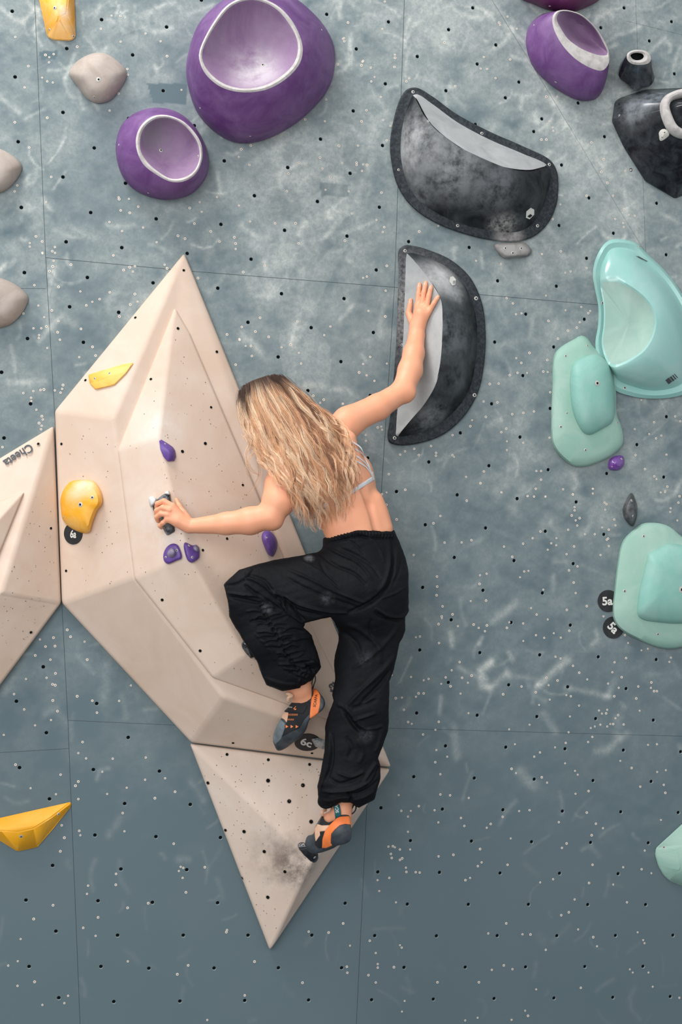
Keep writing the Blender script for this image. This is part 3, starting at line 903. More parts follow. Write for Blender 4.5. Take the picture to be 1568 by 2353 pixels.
GV = 'cream faceted climbing volumes'
base_root, base_o, base_b = volume(
    'climbing_volume', 'large cream diamond-shaped climbing volume the woman presses against', GV,
    dict(A=(424, 580, .03), B=(126, 944, .03), C=(142, 1386, .03), D=(440, 1707, .03), E=(901, 1764, .03),
         b=(260, 962, .17), c=(308, 1326, .205), d=(514, 1603, .215), e=(800, 1698, .12)),
    [('A', 'B', 'b'), ('B', 'C', 'c', 'b'), ('C', 'D', 'd', 'c'), ('D', 'E', 'e', 'd'), ('A', 'b', 'c'), ('A', 'c', 'd'), ('A', 'd', 'e'), ('A', 'e', 'E')],
    M_cream, ['A', 'B', 'C', 'D', 'E'], bev=0.014,
    nuts=A(0, 560, [(828, 120, .8), (610, 333, .8), (977, 487, .9), (277, 902, .8), (385, 615, .8)]) +
         A(0, 1100, [(298, 415, .8), (393, 650, .8), (587, 860, .8), (778, 1070, .8)]) + A(0, 1700, [(1050, 14, .8), (1406, 60, .8)]),
    npit=70, pit_poly=[(150, 960), (150, 1370), (440, 1680), (700, 1710), (500, 1600), (300, 1340), (262, 980)])


def base_h(x, y):
    loc, nor = hit(base_b, x, y)
    return -loc.y if loc is not None else 0.0


def on(x, y, e): return (x, y, base_h(x, y) + e)


I = dict(a=on(402, 706, .012), b=on(271, 1034, .012), c=on(309, 1330, .012), d=on(489, 1558, .012), e=on(640, 1612, .012), f=on(788, 1668, .02),
         g=on(792, 1590, .02), h=on(714, 1434, .02), i=on(588, 1122, .02), j=on(437, 766, .012),
         m=on(364, 1008, .10), n=on(432, 1276, .13), p=on(563, 1507, .11), q=on(720, 1590, .05))
stack_root, stack_o, stack_b = volume(
    'climbing_volume', 'smaller cream volume stacked on the big diamond one, under the gripping hand', GV, I,
    [('a', 'b', 'm'), ('b', 'c', 'n', 'm'), ('c', 'd', 'p', 'n'), ('d', 'e', 'q', 'p'), ('e', 'f', 'q'), ('f', 'g', 'q'), ('a', 'm', 'j'),
     ('j', 'm', 'i'), ('m', 'n', 'i'), ('n', 'h', 'i'), ('n', 'p', 'h'), ('p', 'q', 'h'), ('q', 'g', 'h')],
    M_cream_top, list('abcdefghij'), base_bvh=True, bev=0.012,
    nuts=A(0, 560, [(802, 382, .9), (951, 737, .8), (822, 936), (925, 900), (580, 1063), (680, 610, .8), (1094, 1087, .8)]) +
         A(0, 1100, [(624, 292, .8), (731, 546, .9), (902, 775, .9), (914, 322, .8), (1023, 270, .8)]),
    npit=190, pit_poly=[(402, 760), (290, 1040), (320, 1320), (490, 1530), (640, 1590), (700, 1440), (590, 1160), (440, 800)])

low_root, low_o, low_b = volume(
    'climbing_volume', 'cream triangular volume pointing down, scuffed black under the foot', GV,
    dict(a=(437, 1710, .03), b=(899, 1768, .03), c=(621, 2186, .03), t=(716, 1984, .17)),
    [('a', 'b', 't'), ('b', 'c', 't'), ('c', 'a', 't')], M_cream_low, ['a', 'b', 'c'], bev=0.013,
    nuts=A(0, 1700, [(937, 194), (1023, 66, .9), (1209, 90, .9), (1395, 111, .9), (1208, 184, 1.2), (1365, 205, 1.2), (1303, 277, 1.2), (1402, 369, 1.2), (1100, 413, 1.1), (1016, 407, .9),
                     (1191, 503, 1.1), (1284, 594, 1.1), (1092, 622, .9), (1207, 709, 1.1), (1166, 827, .9), (1317, 842, .9), (1537, 483, .8)]),
    npit=120, pit_poly=[(450, 1730), (730, 1760), (780, 1860), (690, 2030), (621, 2160)])
left_root, left_o, left_b = volume(
    'climbing_volume', 'cream volume at the left edge with printed lettering along its top edge', GV,
    dict(a=(123, 978, .03), b=(140, 1386, .03), c=(-160, 1790, .03), d=(-520, 1650, .03), e=(-460, 1330, .03), s=(4, 1364, .19), t=(-240, 1430, .22)),
    [('a', 'b', 's'), ('b', 'c', 't', 's'), ('c', 'd', 't'), ('d', 'e', 't'), ('e', 'a', 's', 't')], M_cream, list('abcde'), bev=0.013,
    nuts=[(88, 1020, .8), (117, 1214, .8), (71, 1453, .8)], npit=60, pit_poly=[(110, 1040), (130, 1370), (10, 1540), (0, 1400), (60, 1200)])


def left_h(x, y):
    loc, nor = hit(left_b, x, y)
    return -loc.y if loc is not None else 0.05


volume('climbing_volume', 'small cream wedge stacked on the lettered volume at the left edge', GV,
       dict(a=(55, 1131, left_h(55, 1131) + .008), b=(-10, 1290, left_h(0, 1285) + .01), c=(-190, 1400, .2), d=(-190, 1230, .16),
            t=(-12, 1205, left_h(0, 1200) + .05), u=(-150, 1290, .26)),
       [('a', 'b', 't'), ('b', 'c', 'u', 't'), ('c', 'd', 'u'), ('d', 'a', 't', 'u')], M_cream, list('abcd'), base_bvh=True, bev=0.006)
text_decal('lettering', 'Cheeta', 42, 1046, 180 - 33, 27, left_b, M_print, left_root, 0.95, bold=0.02)
text_decal('lettering', 'Cheeta', 775, 1608, 246, 30, stack_b, M_print, stack_root, 0.95, bold=0.02)
# ------------------------------------------------------------------ holds
def build_hold(label, V, F, fm, mats, group=None, cat='climbing hold', bolts=(), br=0.0065, sharp=38, name='climbing_hold', part='body'):
    c = np.mean(np.array(V), 0)
    root = thing(name, label, cat, (c[0], 0.0 if c[1] > -0.12 else c[1], c[2]), group)
    o = mesh_obj(part, V, F, mats, root, fm, smooth=True)
    fix_normals(o)
    o.data.set_sharp_from_angle(angle=math.radians(sharp))
    b = bvh_of(o)
    for q in bolts: bolt(q[0], q[1], b, root, r=br * (q[2] if len(q) > 2 else 1))
    return root, o, b


def dome(outline, H, n=64, top=0.55, mat=0, base=None, dx=0, dy=0, edge=0.01, centre=None, rnd=0.8):
    """simple rounded hold from an outline"""
    r0 = spline_closed(outline, n)
    c = r0.mean(0) if centre is None else np.array(centre)
    rings, hs = [r0], [0.0]
    for t in (0.0, 0.2, 0.4, 0.6, 0.8, 1.0):
        s = 1 - (1 - top) * t
        rings.append(scaled(r0, s, c, dx * t, dy * t))
        hs.append(edge + (H - edge) * math.sin(t * math.pi / 2) ** rnd)
    rings.append(scaled(r0, top * 0.5, c, dx, dy))
    hs.append(H * 1.04)
    return loft(rings, hs, [mat] * 8, base=base)


def bowl(label, outline, rim_o, rim_i, hr, depth, mats, group, bolts=(), bulge=1.02, tilt=(0, 0), n=80, cc=None, side_rings=None):
    o, ro, ri = by_angle(outline, n), by_angle(rim_o, n), by_angle(rim_i, n)
    crim = ro.mean(0)

    def hh(r, h): return h + (r[:, 0] - crim[0]) * tilt[0] + (r[:, 1] - crim[1]) * tilt[1]
    rings, hs, ms = [o, o], [np.zeros(n), np.full(n, 0.012)], [0]
    for t in (0.3, 0.6, 0.85):
        w = t ** 1.6
        r = o * (1 - w) + ro * w
        rings.append(r)
        hs.append((1 - t ** 0.9) * 0.012 + t ** 0.9 * hh(r, hr))
        ms.append(0)
    rings.append(ro)
    hs.append(hh(ro, hr))
    ms.append(0)
    rings.append(ro * .5 + ri * .5)
    hs.append(hh(ro, hr) + 0.004)
    ms.append(1)
    rings.append(ri)
    hs.append(hh(ri, hr))
    ms.append(1)
    ci = ri.mean(0) if cc is None else np.array(cc)
    for t in (0.06, 0.25, 0.5, 0.75, 0.93):
        r = ri * (1 - t) + ci * t
        rings.append(r)
        hs.append(hh(r, hr) - depth * (1 - (1 - min(1, t * 1.25)) ** 2.0))
        ms.append(2)
    V, F, fm = loft(rings, hs, ms + [2])
    return build_hold(label, V, F, fm, mats, group, bolts=bolts)


GP = 'big purple bowl-shaped holds'
bowl('largest purple hold with a wide chalk-rimmed hollow, upper middle of the wall',
     [(428, 168), (434, 117), (459, 51), (510, 2), (560, -22), (620, -28), (673, -8), (735, 46), (765, 97), (770, 148), (755, 204), (714, 255), (653, 301), (587, 327), (536, 326), (485, 296), (449, 250)],
     [(458, 120), (488, 56), (528, 8), (580, -8), (633, 10), (668, 43), (692, 90), (696, 120), (688, 148), (658, 181), (612, 206), (556, 212), (508, 200), (474, 172), (460, 145)],
     [(465, 120), (494, 60), (534, 13), (580, 0), (628, 16), (660, 48), (683, 92), (684, 122), (674, 148), (648, 174), (606, 197), (556, 203), (512, 191), (480, 165), (467, 143)],
     0.25, 0.075, [M_purple, M_rim, M_purple_in], GP, A(0, 0, [(1184, 293, 1.1), (902, 487, .6), (1127, 613, .6), (1450, 135, .6)]))
bowl('medium purple hold with an oval chalk-rimmed hollow, left of and below the largest one',
     A(0, 0, [(523, 640), (550, 560), (610, 508), (700, 485), (790, 500), (860, 550), (910, 620), (938, 700), (935, 780), (900, 840), (850, 880), (760, 900), (680, 888), (600, 850), (550, 790), (525, 710)]),
     A(0, 0, [(613, 620), (638, 562), (690, 523), (750, 518), (820, 543), (872, 590), (907, 650), (910, 720), (882, 782), (832, 816), (768, 818), (698, 782), (648, 742), (618, 682)]),
     A(0, 0, [(632, 622), (652, 572), (696, 538), (750, 530), (812, 552), (860, 597), (893, 652), (898, 718), (872, 772), (826, 800), (770, 804), (706, 768), (664, 730), (634, 680)]),
     0.15, 0.075, [M_purple, M_rim, M_purple_in], GP, A(0, 0, [(725, 677, 1.1), (892, 704, .8), (535, 653, .6), (668, 869, .6)]))
S6 = 6.817
bowl('purple hold tilted to the upper right with a wide white lip',
     cv([(130, 600), (170, 430), (270, 300), (400, 215), (560, 187), (700, 165), (830, 190), (980, 250), (1130, 370), (1250, 500), (1350, 680), (1410, 830), (1432, 1000), (1400, 1200), (1340, 1400), (1240, 1540), (1100, 1580), (930, 1560), (700, 1450), (500, 1310), (320, 1150), (200, 960), (140, 760)], 1190, 0, S6),
     cv([(543, 290), (590, 190), (700, 155), (830, 168), (990, 223), (1150, 348), (1272, 490), (1382, 680), (1434, 830), (1425, 1000), (1330, 1105), (1190, 1082), (960, 962), (790, 812), (660, 642), (568, 450)], 1190, 0, S6),
     cv([(612, 270), (660, 190), (740, 176), (840, 190), (980, 240), (1130, 360), (1250, 500), (1360, 700), (1412, 830), (1400, 862), (1310, 868), (1150, 828), (960, 738), (780, 598), (670, 430), (618, 330)], 1190, 0, S6),
     0.15, 0.085, [M_purple, M_rim, M_purple_in], GP, cv([(598, 1287, .8), (255, 392, .5)], 1190, 0, S6), cc=(1190 + 1080 / S6, 560 / S6))
V, F, fm = dome([(1190, -10), (1228, 10), (1265, 24), (1312, 28), (1350, 16), (1382, -6), (1390, -80), (1290, -130), (1190, -80)], 0.12, top=0.5)
build_hold('wine-red rounded hold cut off by the top edge', V, F, fm, [M_wine], bolts=[(1264, 14, .8)])

GG = 'smooth grey sloper holds'
V, F, fm = dome(A(0, 0, [(311, 325), (345, 278), (410, 242), (470, 240), (530, 275), (569, 322), (566, 355), (535, 410), (490, 455), (435, 464), (390, 442), (350, 388), (320, 350)]), 0.065, top=0.35)
build_hold('beige-grey rounded hold beside the medium purple one, near the top left', V, F, fm, [M_grey], GG, bolts=A(0, 0, [(444, 358, 1.3), (425, 437, .8)]))
V, F, fm = dome(A(0, 0, [(-20, 665), (40, 690), (85, 725), (99, 752), (80, 800), (40, 845), (0, 868), (-60, 875), (-130, 820), (-140, 740), (-90, 680)]), 0.065, top=0.4)
build_hold('grey rounded hold at the left edge, the upper of two', V, F, fm, [M_grey], GG)
V, F, fm = dome(A(0, 560, [(-30, 152), (60, 178), (115, 222), (127, 245), (112, 290), (70, 345), (25, 372), (-60, 380), (-150, 320), (-150, 210)]), 0.065, top=0.4)
build_hold('grey rounded hold at the left edge, the lower of two', V, F, fm, [M_grey], GG)

# yellow holds --------------------------------------------------------------
GY = 'yellow holds'


def faceted(label, outline, peaks, H, mat, group=None, bolts=(), base=None, n_per=3, edge=0.008, spots=None, name='climbing_hold', bevel=0.005, br=0.0065):
    """hold with crisp planes: outline ring, and a few peak points joined by convex hull"""
    pts = []
    ol = [tuple(p) for p in outline]
    for (x, y) in ol:
        hb = base(x, y) if base else 0.0
        pts.append(P(x, y, hb - (0.02 if base else 0)))
        pts.append(P(x, y, hb + edge))
    for (x, y, h) in peaks:
        hb = base(x, y) if base else 0.0
        pts.append(P(x, y, hb + h * H))
    bm = bmesh.new()
    vs = [bm.verts.new(Vector(p.tolist())) for p in pts]
    r = bmesh.ops.convex_hull(bm, input=vs)
    bmesh.ops.delete(bm, geom=list({g for g in r['geom_interior'] + r['geom_unused'] if isinstance(g, bmesh.types.BMVert)}), context='VERTS')
    bm.normal_update()
    bmesh.ops.dissolve_limit(bm, angle_limit=math.radians(4), verts=bm.verts, edges=bm.edges)
    bmesh.ops.bevel(bm, geom=[e for e in bm.edges if e.calc_face_angle(0) > 0.1], offset=bevel, segments=3, affect='EDGES', clamp_overlap=True)
    bm.verts.index_update()
    V = [tuple(v.co) for v in bm.verts]
    F = [tuple(v.index for v in f.verts) for f in bm.faces]
    bm.free()
    return build_hold(label, V, F, [0] * len(F), [mat], group, bolts=bolts, sharp=50, name=name, br=br)


faceted('yellow angular hold cut off by the top edge, far left', A(0, 0, [(172, -20), (190, 60), (205, 120), (213, 165), (240, 180), (320, 184), (341, 168), (340, 100), (336, 0), (330, -60), (180, -60)]),
        A(0, 0, [(265, 80, 1.0), (300, 60, .95), (240, -20, .8), (310, -40, .8)]), 0.06, chalky('yellow_resin_chalked', (240, 166, 16), (240, 216, 180), 0.2, 6, 0.5, spots=[(P(150, 25, .05), 0.05, (236, 214, 190), .9, 20)]),
        GY, A(0, 0, [(247, 36, 1.1), (223, 133, .7), (330, 163, .7)]))
faceted('small pale yellow wedge hold on the upper left face of the diamond volume', A(0, 560, [(396, 590), (500, 557), (560, 541), (602, 536), (570, 582), (515, 637), (430, 657), (404, 630)]),
        A(0, 560, [(500, 600, .8), (440, 620, .9), (540, 565, .5)]), 0.03, chalky('yellow_resin_pale', (240, 178, 70), (244, 206, 130), 0.3, 9, 0.6), GY, A(0, 560, [(427, 607, .8), (494, 584, .8)]), base=base_h, bevel=0.003)
Y3 = cv([(712, 960), (750, 840), (830, 752), (960, 730), (1100, 745), (1150, 800), (1190, 880), (1203, 1000), (1140, 1100), (1085, 1240), (1045, 1350), (960, 1352), (800, 1272), (735, 1190), (716, 1080)], 0, 960, 5.115)
r0 = spline_closed(Y3, 64)
cc = np.array([188, 1160])
V, F, fm = loft([r0, r0, scaled(r0, .93, cc), scaled(r0, .78, cc), scaled(r0, .5, cc), scaled(r0, .2, cc)], [-.02, .01, .03, .05, .06, .062], [0] * 6, base=base_h)
build_hold('chunky yellow hold with chalky top above the black 6a tag', V, F, fm,
           [chalky('yellow_resin_dusted', (240, 168, 22), (246, 210, 140), 0.15, 8, 0.5, spots=[(P(180, 1100, .17), 0.095, (240, 226, 214), 1.0, 3), (P(148, 1145, .15), 0.07, (240, 224, 208), 1.0, 5)])],
           GY, bolts=cv([(945, 1020, 1.5), (1085, 935, 1.0), (745, 1165, .6)], 0, 960, 5.115))
faceted('yellow banana-shaped hold low on the left, above the bare lower wall', A(0, 1700, [(-90, 372), (0, 384), (100, 360), (200, 327), (322, 279), (318, 302), (240, 402), (167, 484), (110, 488), (78, 503), (0, 458), (-90, 400)]),
        A(0, 1700, [(80, 415, 1.0), (150, 400, 1), (230, 350, .8), (0, 410, .9)]), 0.055, chalky('yellow_resin_low', (236, 168, 22), (240, 190, 90), 0.15, 8, 0.5), GY, A(0, 1700, [(95, 435, 1.1), (264, 334, .9)]))

# large black holds with a chalked ledge ---------------------------------------
GB = 'large black moon-shaped holds'


def crest_hold(label, out, inner, crest, crest_h, split, logo=None, bolts=(), bulge=0.35):
    """out/inner/crest: index-matched control points. faces of sectors flagged in split use the ledge material"""
    per = 6
    O, I_, K = spline_idx(out, per), spline_idx(inner, per), spline_idx([c[:2] for c in crest], per)
    kh = spline_idx([(c[2], 0) for c in crest], per)[:, 0]
    n = len(O)
    ledge = np.array([split[i // per] for i in range(n)])
    few, many = (ledge, ~ledge) if ledge.sum() < (~ledge).sum() else (~ledge, ledge)
    fi = np.where(few)[0]
    for q in np.where(many)[0]:
        w_ = fi[np.argmin(np.hypot(K[fi, 0] - K[q, 0], K[fi, 1] - K[q, 1]))]
        K[q], kh[q] = K[w_], kh[w_]
    rings, hs = [O, O, scaled(O, .985), I_ * .8 + O * .2, I_], [np.zeros(n), np.full(n, .010), np.full(n, .016), np.full(n, .017), np.full(n, .020)]
    bul = np.where(ledge, 0.06, bulge)
    for t in (0.12, 0.25, 0.4, 0.55, 0.7, 0.85, 0.95, 1.0):
        r = I_ * (1 - t) + K * t
        e = np.where(ledge, t ** 1.0, np.sin(t * math.pi / 2) ** 0.85)
        rings.append(r)
        hs.append(.020 + (kh * 1.0 - .020) * e)
    V, F, fm = [], [], []
    for r, h in zip(rings, hs):
        for (x, y), hh in zip(r, h): V.append(P(x, y, hh))
    for i in range(len(rings) - 1):
        for j in range(n):
            k = (j + 1) % n
            F.append((i * n + j, i * n + k, (i + 1) * n + k, (i + 1) * n + j))
            fm.append(1 if i < 4 else (2 if (ledge[j] and ledge[k]) else 0))
    bm = bmesh.new()
    vs = [bm.verts.new(tuple(map(float, v))) for v in V]
    for f, q in zip(F, fm):
        try:
            g = bm.faces.new([vs[a] for a in f])
            g.material_index = q
        except ValueError: pass
    bmesh.ops.remove_doubles(bm, verts=bm.verts, dist=0.0012)
    bm.verts.index_update()
    V = [tuple(v.co) for v in bm.verts]
    F = [tuple(v.index for v in f.verts) for f in bm.faces]
    fm = [f.material_index for f in bm.faces]
    bm.free()
    return build_hold(label, V, F, fm, [M_black, M_black_edge, M_ledge], GB, bolts=bolts, sharp=28)


k1o = [(330, 402), (300, 440), (268, 540), (252, 650), (258, 730), (285, 835), (345, 925), (435, 992), (560, 1045), (700, 1080), (830, 1087), (905, 1062), (965, 1005), (1003, 920), (1011, 830), (1005, 775), (975, 722), (850, 658), (700, 592), (550, 512), (440, 432), (372, 395)]
k1i = [(352, 432), (340, 460), (312, 550), (300, 650), (303, 720), (325, 810), (375, 895), (455, 955), (565, 1005), (700, 1038), (820, 1045), (880, 1020), (925, 965), (958, 890), (972, 825), (978, 780), (958, 742), (850, 692), (700, 628), (555, 550), (445, 470), (375, 425)]
k1k = [(366, 440, .05), (366, 440, .05), (385, 480, .08), (400, 510, .10), (425, 545, .12), (460, 585, .14), (505, 620, .155), (560, 660, .165), (620, 690, .17), (690, 722, .175), (760, 750, .17), (820, 766, .16), (870, 772, .14), (920, 766, .10), (948, 755, .06), (955, 750, .04), (948, 750, .05), (880, 765, .13), (740, 745, .172), (580, 670, .166), (440, 560, .13), (372, 445, .055)]
k1 = crest_hold('big black hold with a long white ledge, the upper of the two moon-shaped ones', A(768, 0, k1o), A(768, 0, k1i), [A(768, 0, [c[:2]])[0] + (c[2],) for c in k1k], None,
                [0] * 16 + [1] * 6, bolts=A(768, 0, [(356, 414), (666, 601), (970, 741), (291, 765, .8), (557, 1016), (917, 1017), (425, 545, .7)]), bulge=.4)
k2o = [(318, 8), (292, 30), (292, 130), (287, 250), (283, 380), (275, 520), (262, 680), (250, 800), (241, 860), (248, 893), (290, 908), (390, 898), (500, 855), (590, 772), (648, 672), (674, 560), (683, 400), (665, 262), (612, 150), (525, 72), (425, 28), (360, 10)]
k2i = [(330, 45), (325, 60), (322, 140), (318, 250), (314, 380), (306, 520), (294, 670), (283, 780), (280, 835), (280, 862), (292, 868), (385, 852), (480, 808), (560, 735), (612, 650), (636, 545), (645, 400), (628, 275), (580, 175), (505, 103), (415, 62), (355, 42)]
k2k = [(338, 52, .04), (338, 52, .04), (400, 120, .09), (445, 185, .12), (482, 255, .15), (489, 340, .165), (485, 470, .17), (463, 620, .15), (405, 725, .11), (320, 825, .06), (292, 860, .03), (300, 850, .04), (345, 795, .08), (405, 725, .11), (450, 650, .14), (478, 540, .165), (487, 420, .17), (488, 320, .16), (470, 225, .14), (435, 168, .115), (395, 115, .088), (345, 60, .045)]
k2 = crest_hold('black half-moon hold the raised right hand presses on', A(768, 560, k2o), A(768, 560, k2i), [A(768, 560, [c[:2]])[0] + (c[2],) for c in k2k], None,
                [1] * 10 + [0] * 12, bolts=A(768, 560, [(320, 32), (640, 246, 1.2), (633, 682, 1.2), (273, 875, 1.1), (306, 456, .8)]), bulge=.4)


def hexlogo(b, cx, cy, s, parent, ang=0.0):
    def R(p):
        a = math.radians(ang)
        return (cx + (p[0] * math.cos(a) - p[1] * math.sin(a)) * s, cy + (p[0] * math.sin(a) + p[1] * math.cos(a)) * s)
    out = [R(p) for p in [(0.1, -1.25), (.85, -.85), (.85, .25), (-.15, 1.25), (-.95, .9), (-.85, -.45)]]
    o = poly_decal('printed_mark', [out], b, M_white, parent, 0.003)
    ins = [R(p) for p in [(0.0, 0.1), (.45, .4), (-.1, .9), (-.65, .62)]]
    poly_decal('printed_mark', [ins], b, M_black, parent, 0.0042)


hexlogo(k1[2], 1218, 490, 10.5, k1[0])
hexlogo(k2[2], 1040, 646, 8.5, k2[0], -40)
V, F, fm = dome(cv([(55, 1010), (100, 975), (400, 960), (740, 960), (850, 1040), (912, 1150), (860, 1235), (760, 1280), (500, 1300), (280, 1306), (200, 1250), (130, 1170)], 1130, 460, 9.8), 0.04, top=.6)
build_hold('small chalky grey screw-on edge hanging just under the upper moon-shaped hold', V, F, fm,
           [chalky('grey_black_edge', (110, 108, 106), (180, 176, 172), .4, 14, .7)], bolts=cv([(310, 1080, 1), (668, 1085, 1), (478, 1187, 1)], 1130, 460, 9.8))
V, F, fm = dome(A(768, 1100, [(1340, 64), (1312, 105), (1300, 145), (1314, 188), (1345, 214), (1362, 180), (1366, 130), (1356, 90)]), 0.045, top=.35)
build_hold('slim dark leaf-shaped hold above the mint green one at the right', V, F, fm, [chalky('dark_leaf', (58, 60, 62), (120, 122, 124), .25, 30, .4)], bolts=A(768, 1100, [(1341, 98, .8), (1346, 168, .8)]))

# mint green holds ----------------------------------------------------------
GM = 'mint green holds'
SG = 4.277
g1o = [(640, 55), (530, 190), (483, 370), (500, 510), (536, 700), (535, 880), (508, 1080), (560, 1300), (690, 1515), (850, 1580), (1050, 1608), (1280, 1592), (1420, 1540), (1500, 1350), (1520, 1050), (1450, 750), (1320, 510), (1180, 335), (1030, 195), (890, 68)]
g1i = [(665, 135), (595, 235), (550, 380), (565, 510), (598, 700), (598, 880), (580, 1080), (640, 1280), (740, 1430), (870, 1485), (1050, 1528), (1250, 1508), (1370, 1450), (1440, 1300), (1455, 1050), (1395, 780), (1280, 560), (1145, 390), (990, 250), (860, 140)]
g1r = [(720, 440), (620, 436), (560, 448), (560, 520), (588, 700), (588, 880), (570, 1080), (640, 1275), (700, 1300), (800, 1265), (900, 1210), (980, 1150), (1050, 1060), (1095, 950), (1110, 850), (1090, 750), (1030, 650), (950, 570), (860, 505), (790, 465)]
g1h = [.075, .06, .04, .03, .03, .03, .03, .05, .09, .11, .125, .135, .14, .14, .14, .135, .125, .115, .105, .09]
per = 5
O_, I2, R_ = [spline_idx(cv(q, 1250, 540, SG), per) for q in (g1o, g1i, g1r)]
hr_ = spline_idx([(h, 0) for h in g1h], per)[:, 0]
cc = np.array([1250 + 840 / SG, 540 + 860 / SG])
rings, hs, ms = [O_, O_, O_ * .6 + I2 * .4, I2], [0, .012, .024, .018], [0, 0, 0, 0]
for t in (.2, .4, .6, .8, .93, 1.0):
    rings.append(I2 * (1 - t) + R_ * t)
    hs.append(.018 + (hr_ - .018) * math.sin(t * math.pi / 2) ** .8)
    ms.append(0)
for t in (.06, .15, .28, .42, .58, .75, .9):
    rings.append(R_ * (1 - t) + cc * t)
    hs.append(hr_ * (1 - t) ** 1.6 + (.062 - .01 * math.cos(t * 3.1)) * (1 - (1 - t) ** 1.6))
    ms.append(1)
V, F, fm = loft(rings, hs, ms + [1])
# index of first matte ring
g1 = build_hold('large glossy mint hold with a matte hollow, upper right', V, F, fm, [M_green, M_green_matte], GM,
                bolts=cv([(943, 116, 1), (577, 668, 1.1), (796, 1503, 1.1)], 1250, 540, SG), sharp=40)
bars = []
for (x, w) in ((1222, 34), (1254, 16), (1275, 10), (1292, 6)):
    y0 = 1448 - (x - 1222) * .85
    a = (x - w / 2, y0 - 30 + w * .4)
    bars.append(cv([(x - w / 2 - 10, y0 - 22), (x + w / 2 - 10, y0 - 22 - w * .8), (x + w / 2 + 22, y0 + 16 - w * .8), (x - w / 2 + 22, y0 + 16)], 1250, 540, SG))
poly_decal('printed_mark', bars, g1[2], M_print, g1[0], 0.002)
poly_decal('printed_mark', [cv([(902, 208), (935, 214), (1022, 258), (1015, 262), (960, 240)], 1250, 540, SG)], g1[2], M_print, g1[0], 0.002)

S2 = lambda l: cv(l, 1250, 540, SG)
o2 = spline_closed(S2([(370, 988), (300, 1022), (150, 1115), (100, 1190), (84, 1500), (74, 1800), (90, 2060), (180, 2190), (290, 2268), (400, 2274), (520, 2240), (680, 2160), (775, 2060), (783, 1970), (765, 1880), (722, 1770), (712, 1550), (697, 1400), (665, 1280), (600, 1200), (500, 1110), (425, 1010)]), 90)
V, F, fm = loft([o2, o2, scaled(o2, .96), scaled(o2, .85), scaled(o2, .5)], [0, .012, .03, .042, .05], [0] * 5)
t2 = spline_closed(S2([(330, 1225), (410, 1190), (495, 1168), (570, 1195), (640, 1270), (680, 1400), (700, 1600), (697, 1780), (670, 1850), (560, 1920), (450, 1972), (392, 1950), (330, 1860), (280, 1720), (258, 1560), (255, 1400), (285, 1270)]), 70)
c2 = np.array(S2([(470, 1520)])[0])
V2, F2, fm2 = loft([t2, scaled(t2, .985, c2), scaled(t2, .95, c2), scaled(t2, .86, c2), scaled(t2, .6, c2), scaled(t2, .3, c2)], [.03, .052, .068, .084, .102, .108], [1] * 6)
k = len(V)
g2 = build_hold('mint hold shaped like a tongue on a plate, above the tiny purple one', V + V2, F + [tuple(i + k for i in f) for f in F2], fm + fm2, [M_green_hold, M_green_deep], GM,
                bolts=S2([(527, 1457, 1.7), (215, 1188, .8), (428, 1086, .7), (168, 1884, .9), (410, 2112, .9), (722, 1845, .8), (228, 1748, .6)]), sharp=45)
S3 = lambda l: cv(l, 1360, 1180, 7.35)
o3 = spline_closed(S3([(980, 153), (850, 172), (700, 280), (550, 430), (490, 560), (430, 900), (390, 1250), (358, 1600), (370, 1780), (450, 1920), (560, 2010), (750, 2110), (950, 2200), (1150, 2265), (1350, 2285), (1529, 2255), (1850, 2150), (2050, 1700), (2000, 1000), (1750, 560), (1500, 370), (1350, 240), (1200, 175)]), 90)
V, F, fm = loft([o3, o3, scaled(o3, .97), scaled(o3, .86), scaled(o3, .5)], [0, .012, .028, .04, .05], [0] * 5)
t3 = spline_closed(S3([(960, 670), (1100, 600), (1280, 508), (1500, 520), (1800, 600), (1900, 1000), (1850, 1650), (1650, 1840), (1400, 1868), (1100, 1842), (900, 1812), (800, 1760), (765, 1680), (790, 1350), (870, 1000), (920, 800)]), 70)
c3 = np.array(S3([(1330, 1200)])[0])
V2, F2, fm2 = loft([t3, scaled(t3, .985, c3), scaled(t3, .95, c3), scaled(t3, .86, c3), scaled(t3, .6, c3), scaled(t3, .3, c3)], [.03, .052, .068, .084, .102, .108], [1] * 6)
k = len(V)
g3 = build_hold('mint hold partly covering the two black 5a tags, right edge', V + V2, F + [tuple(i + k for i in f) for f in F2], fm + fm2, [M_green_hold, M_green_deep], GM,
                bolts=S3([(880, 382, .9), (558, 1308, 1), (1120, 2035, .9), (1529, 1285, 2.2)]), sharp=45)
g4 = faceted('mint hold cut off by the right edge, low on the bare wall', A(768, 1700, [(1600, 350), (1568, 378), (1500, 440), (1450, 488), (1447, 520), (1462, 570), (1485, 610), (1512, 635), (1570, 658), (1700, 650), (1780, 500), (1740, 370)]),
             A(768, 1700, [(1590, 470, 1), (1545, 500, .8), (1560, 590, .8), (1680, 480, 1), (1670, 590, .9)]), 0.07, M_green_hold, GM, A(768, 1700, [(1487, 484, .9)]), bevel=.012)

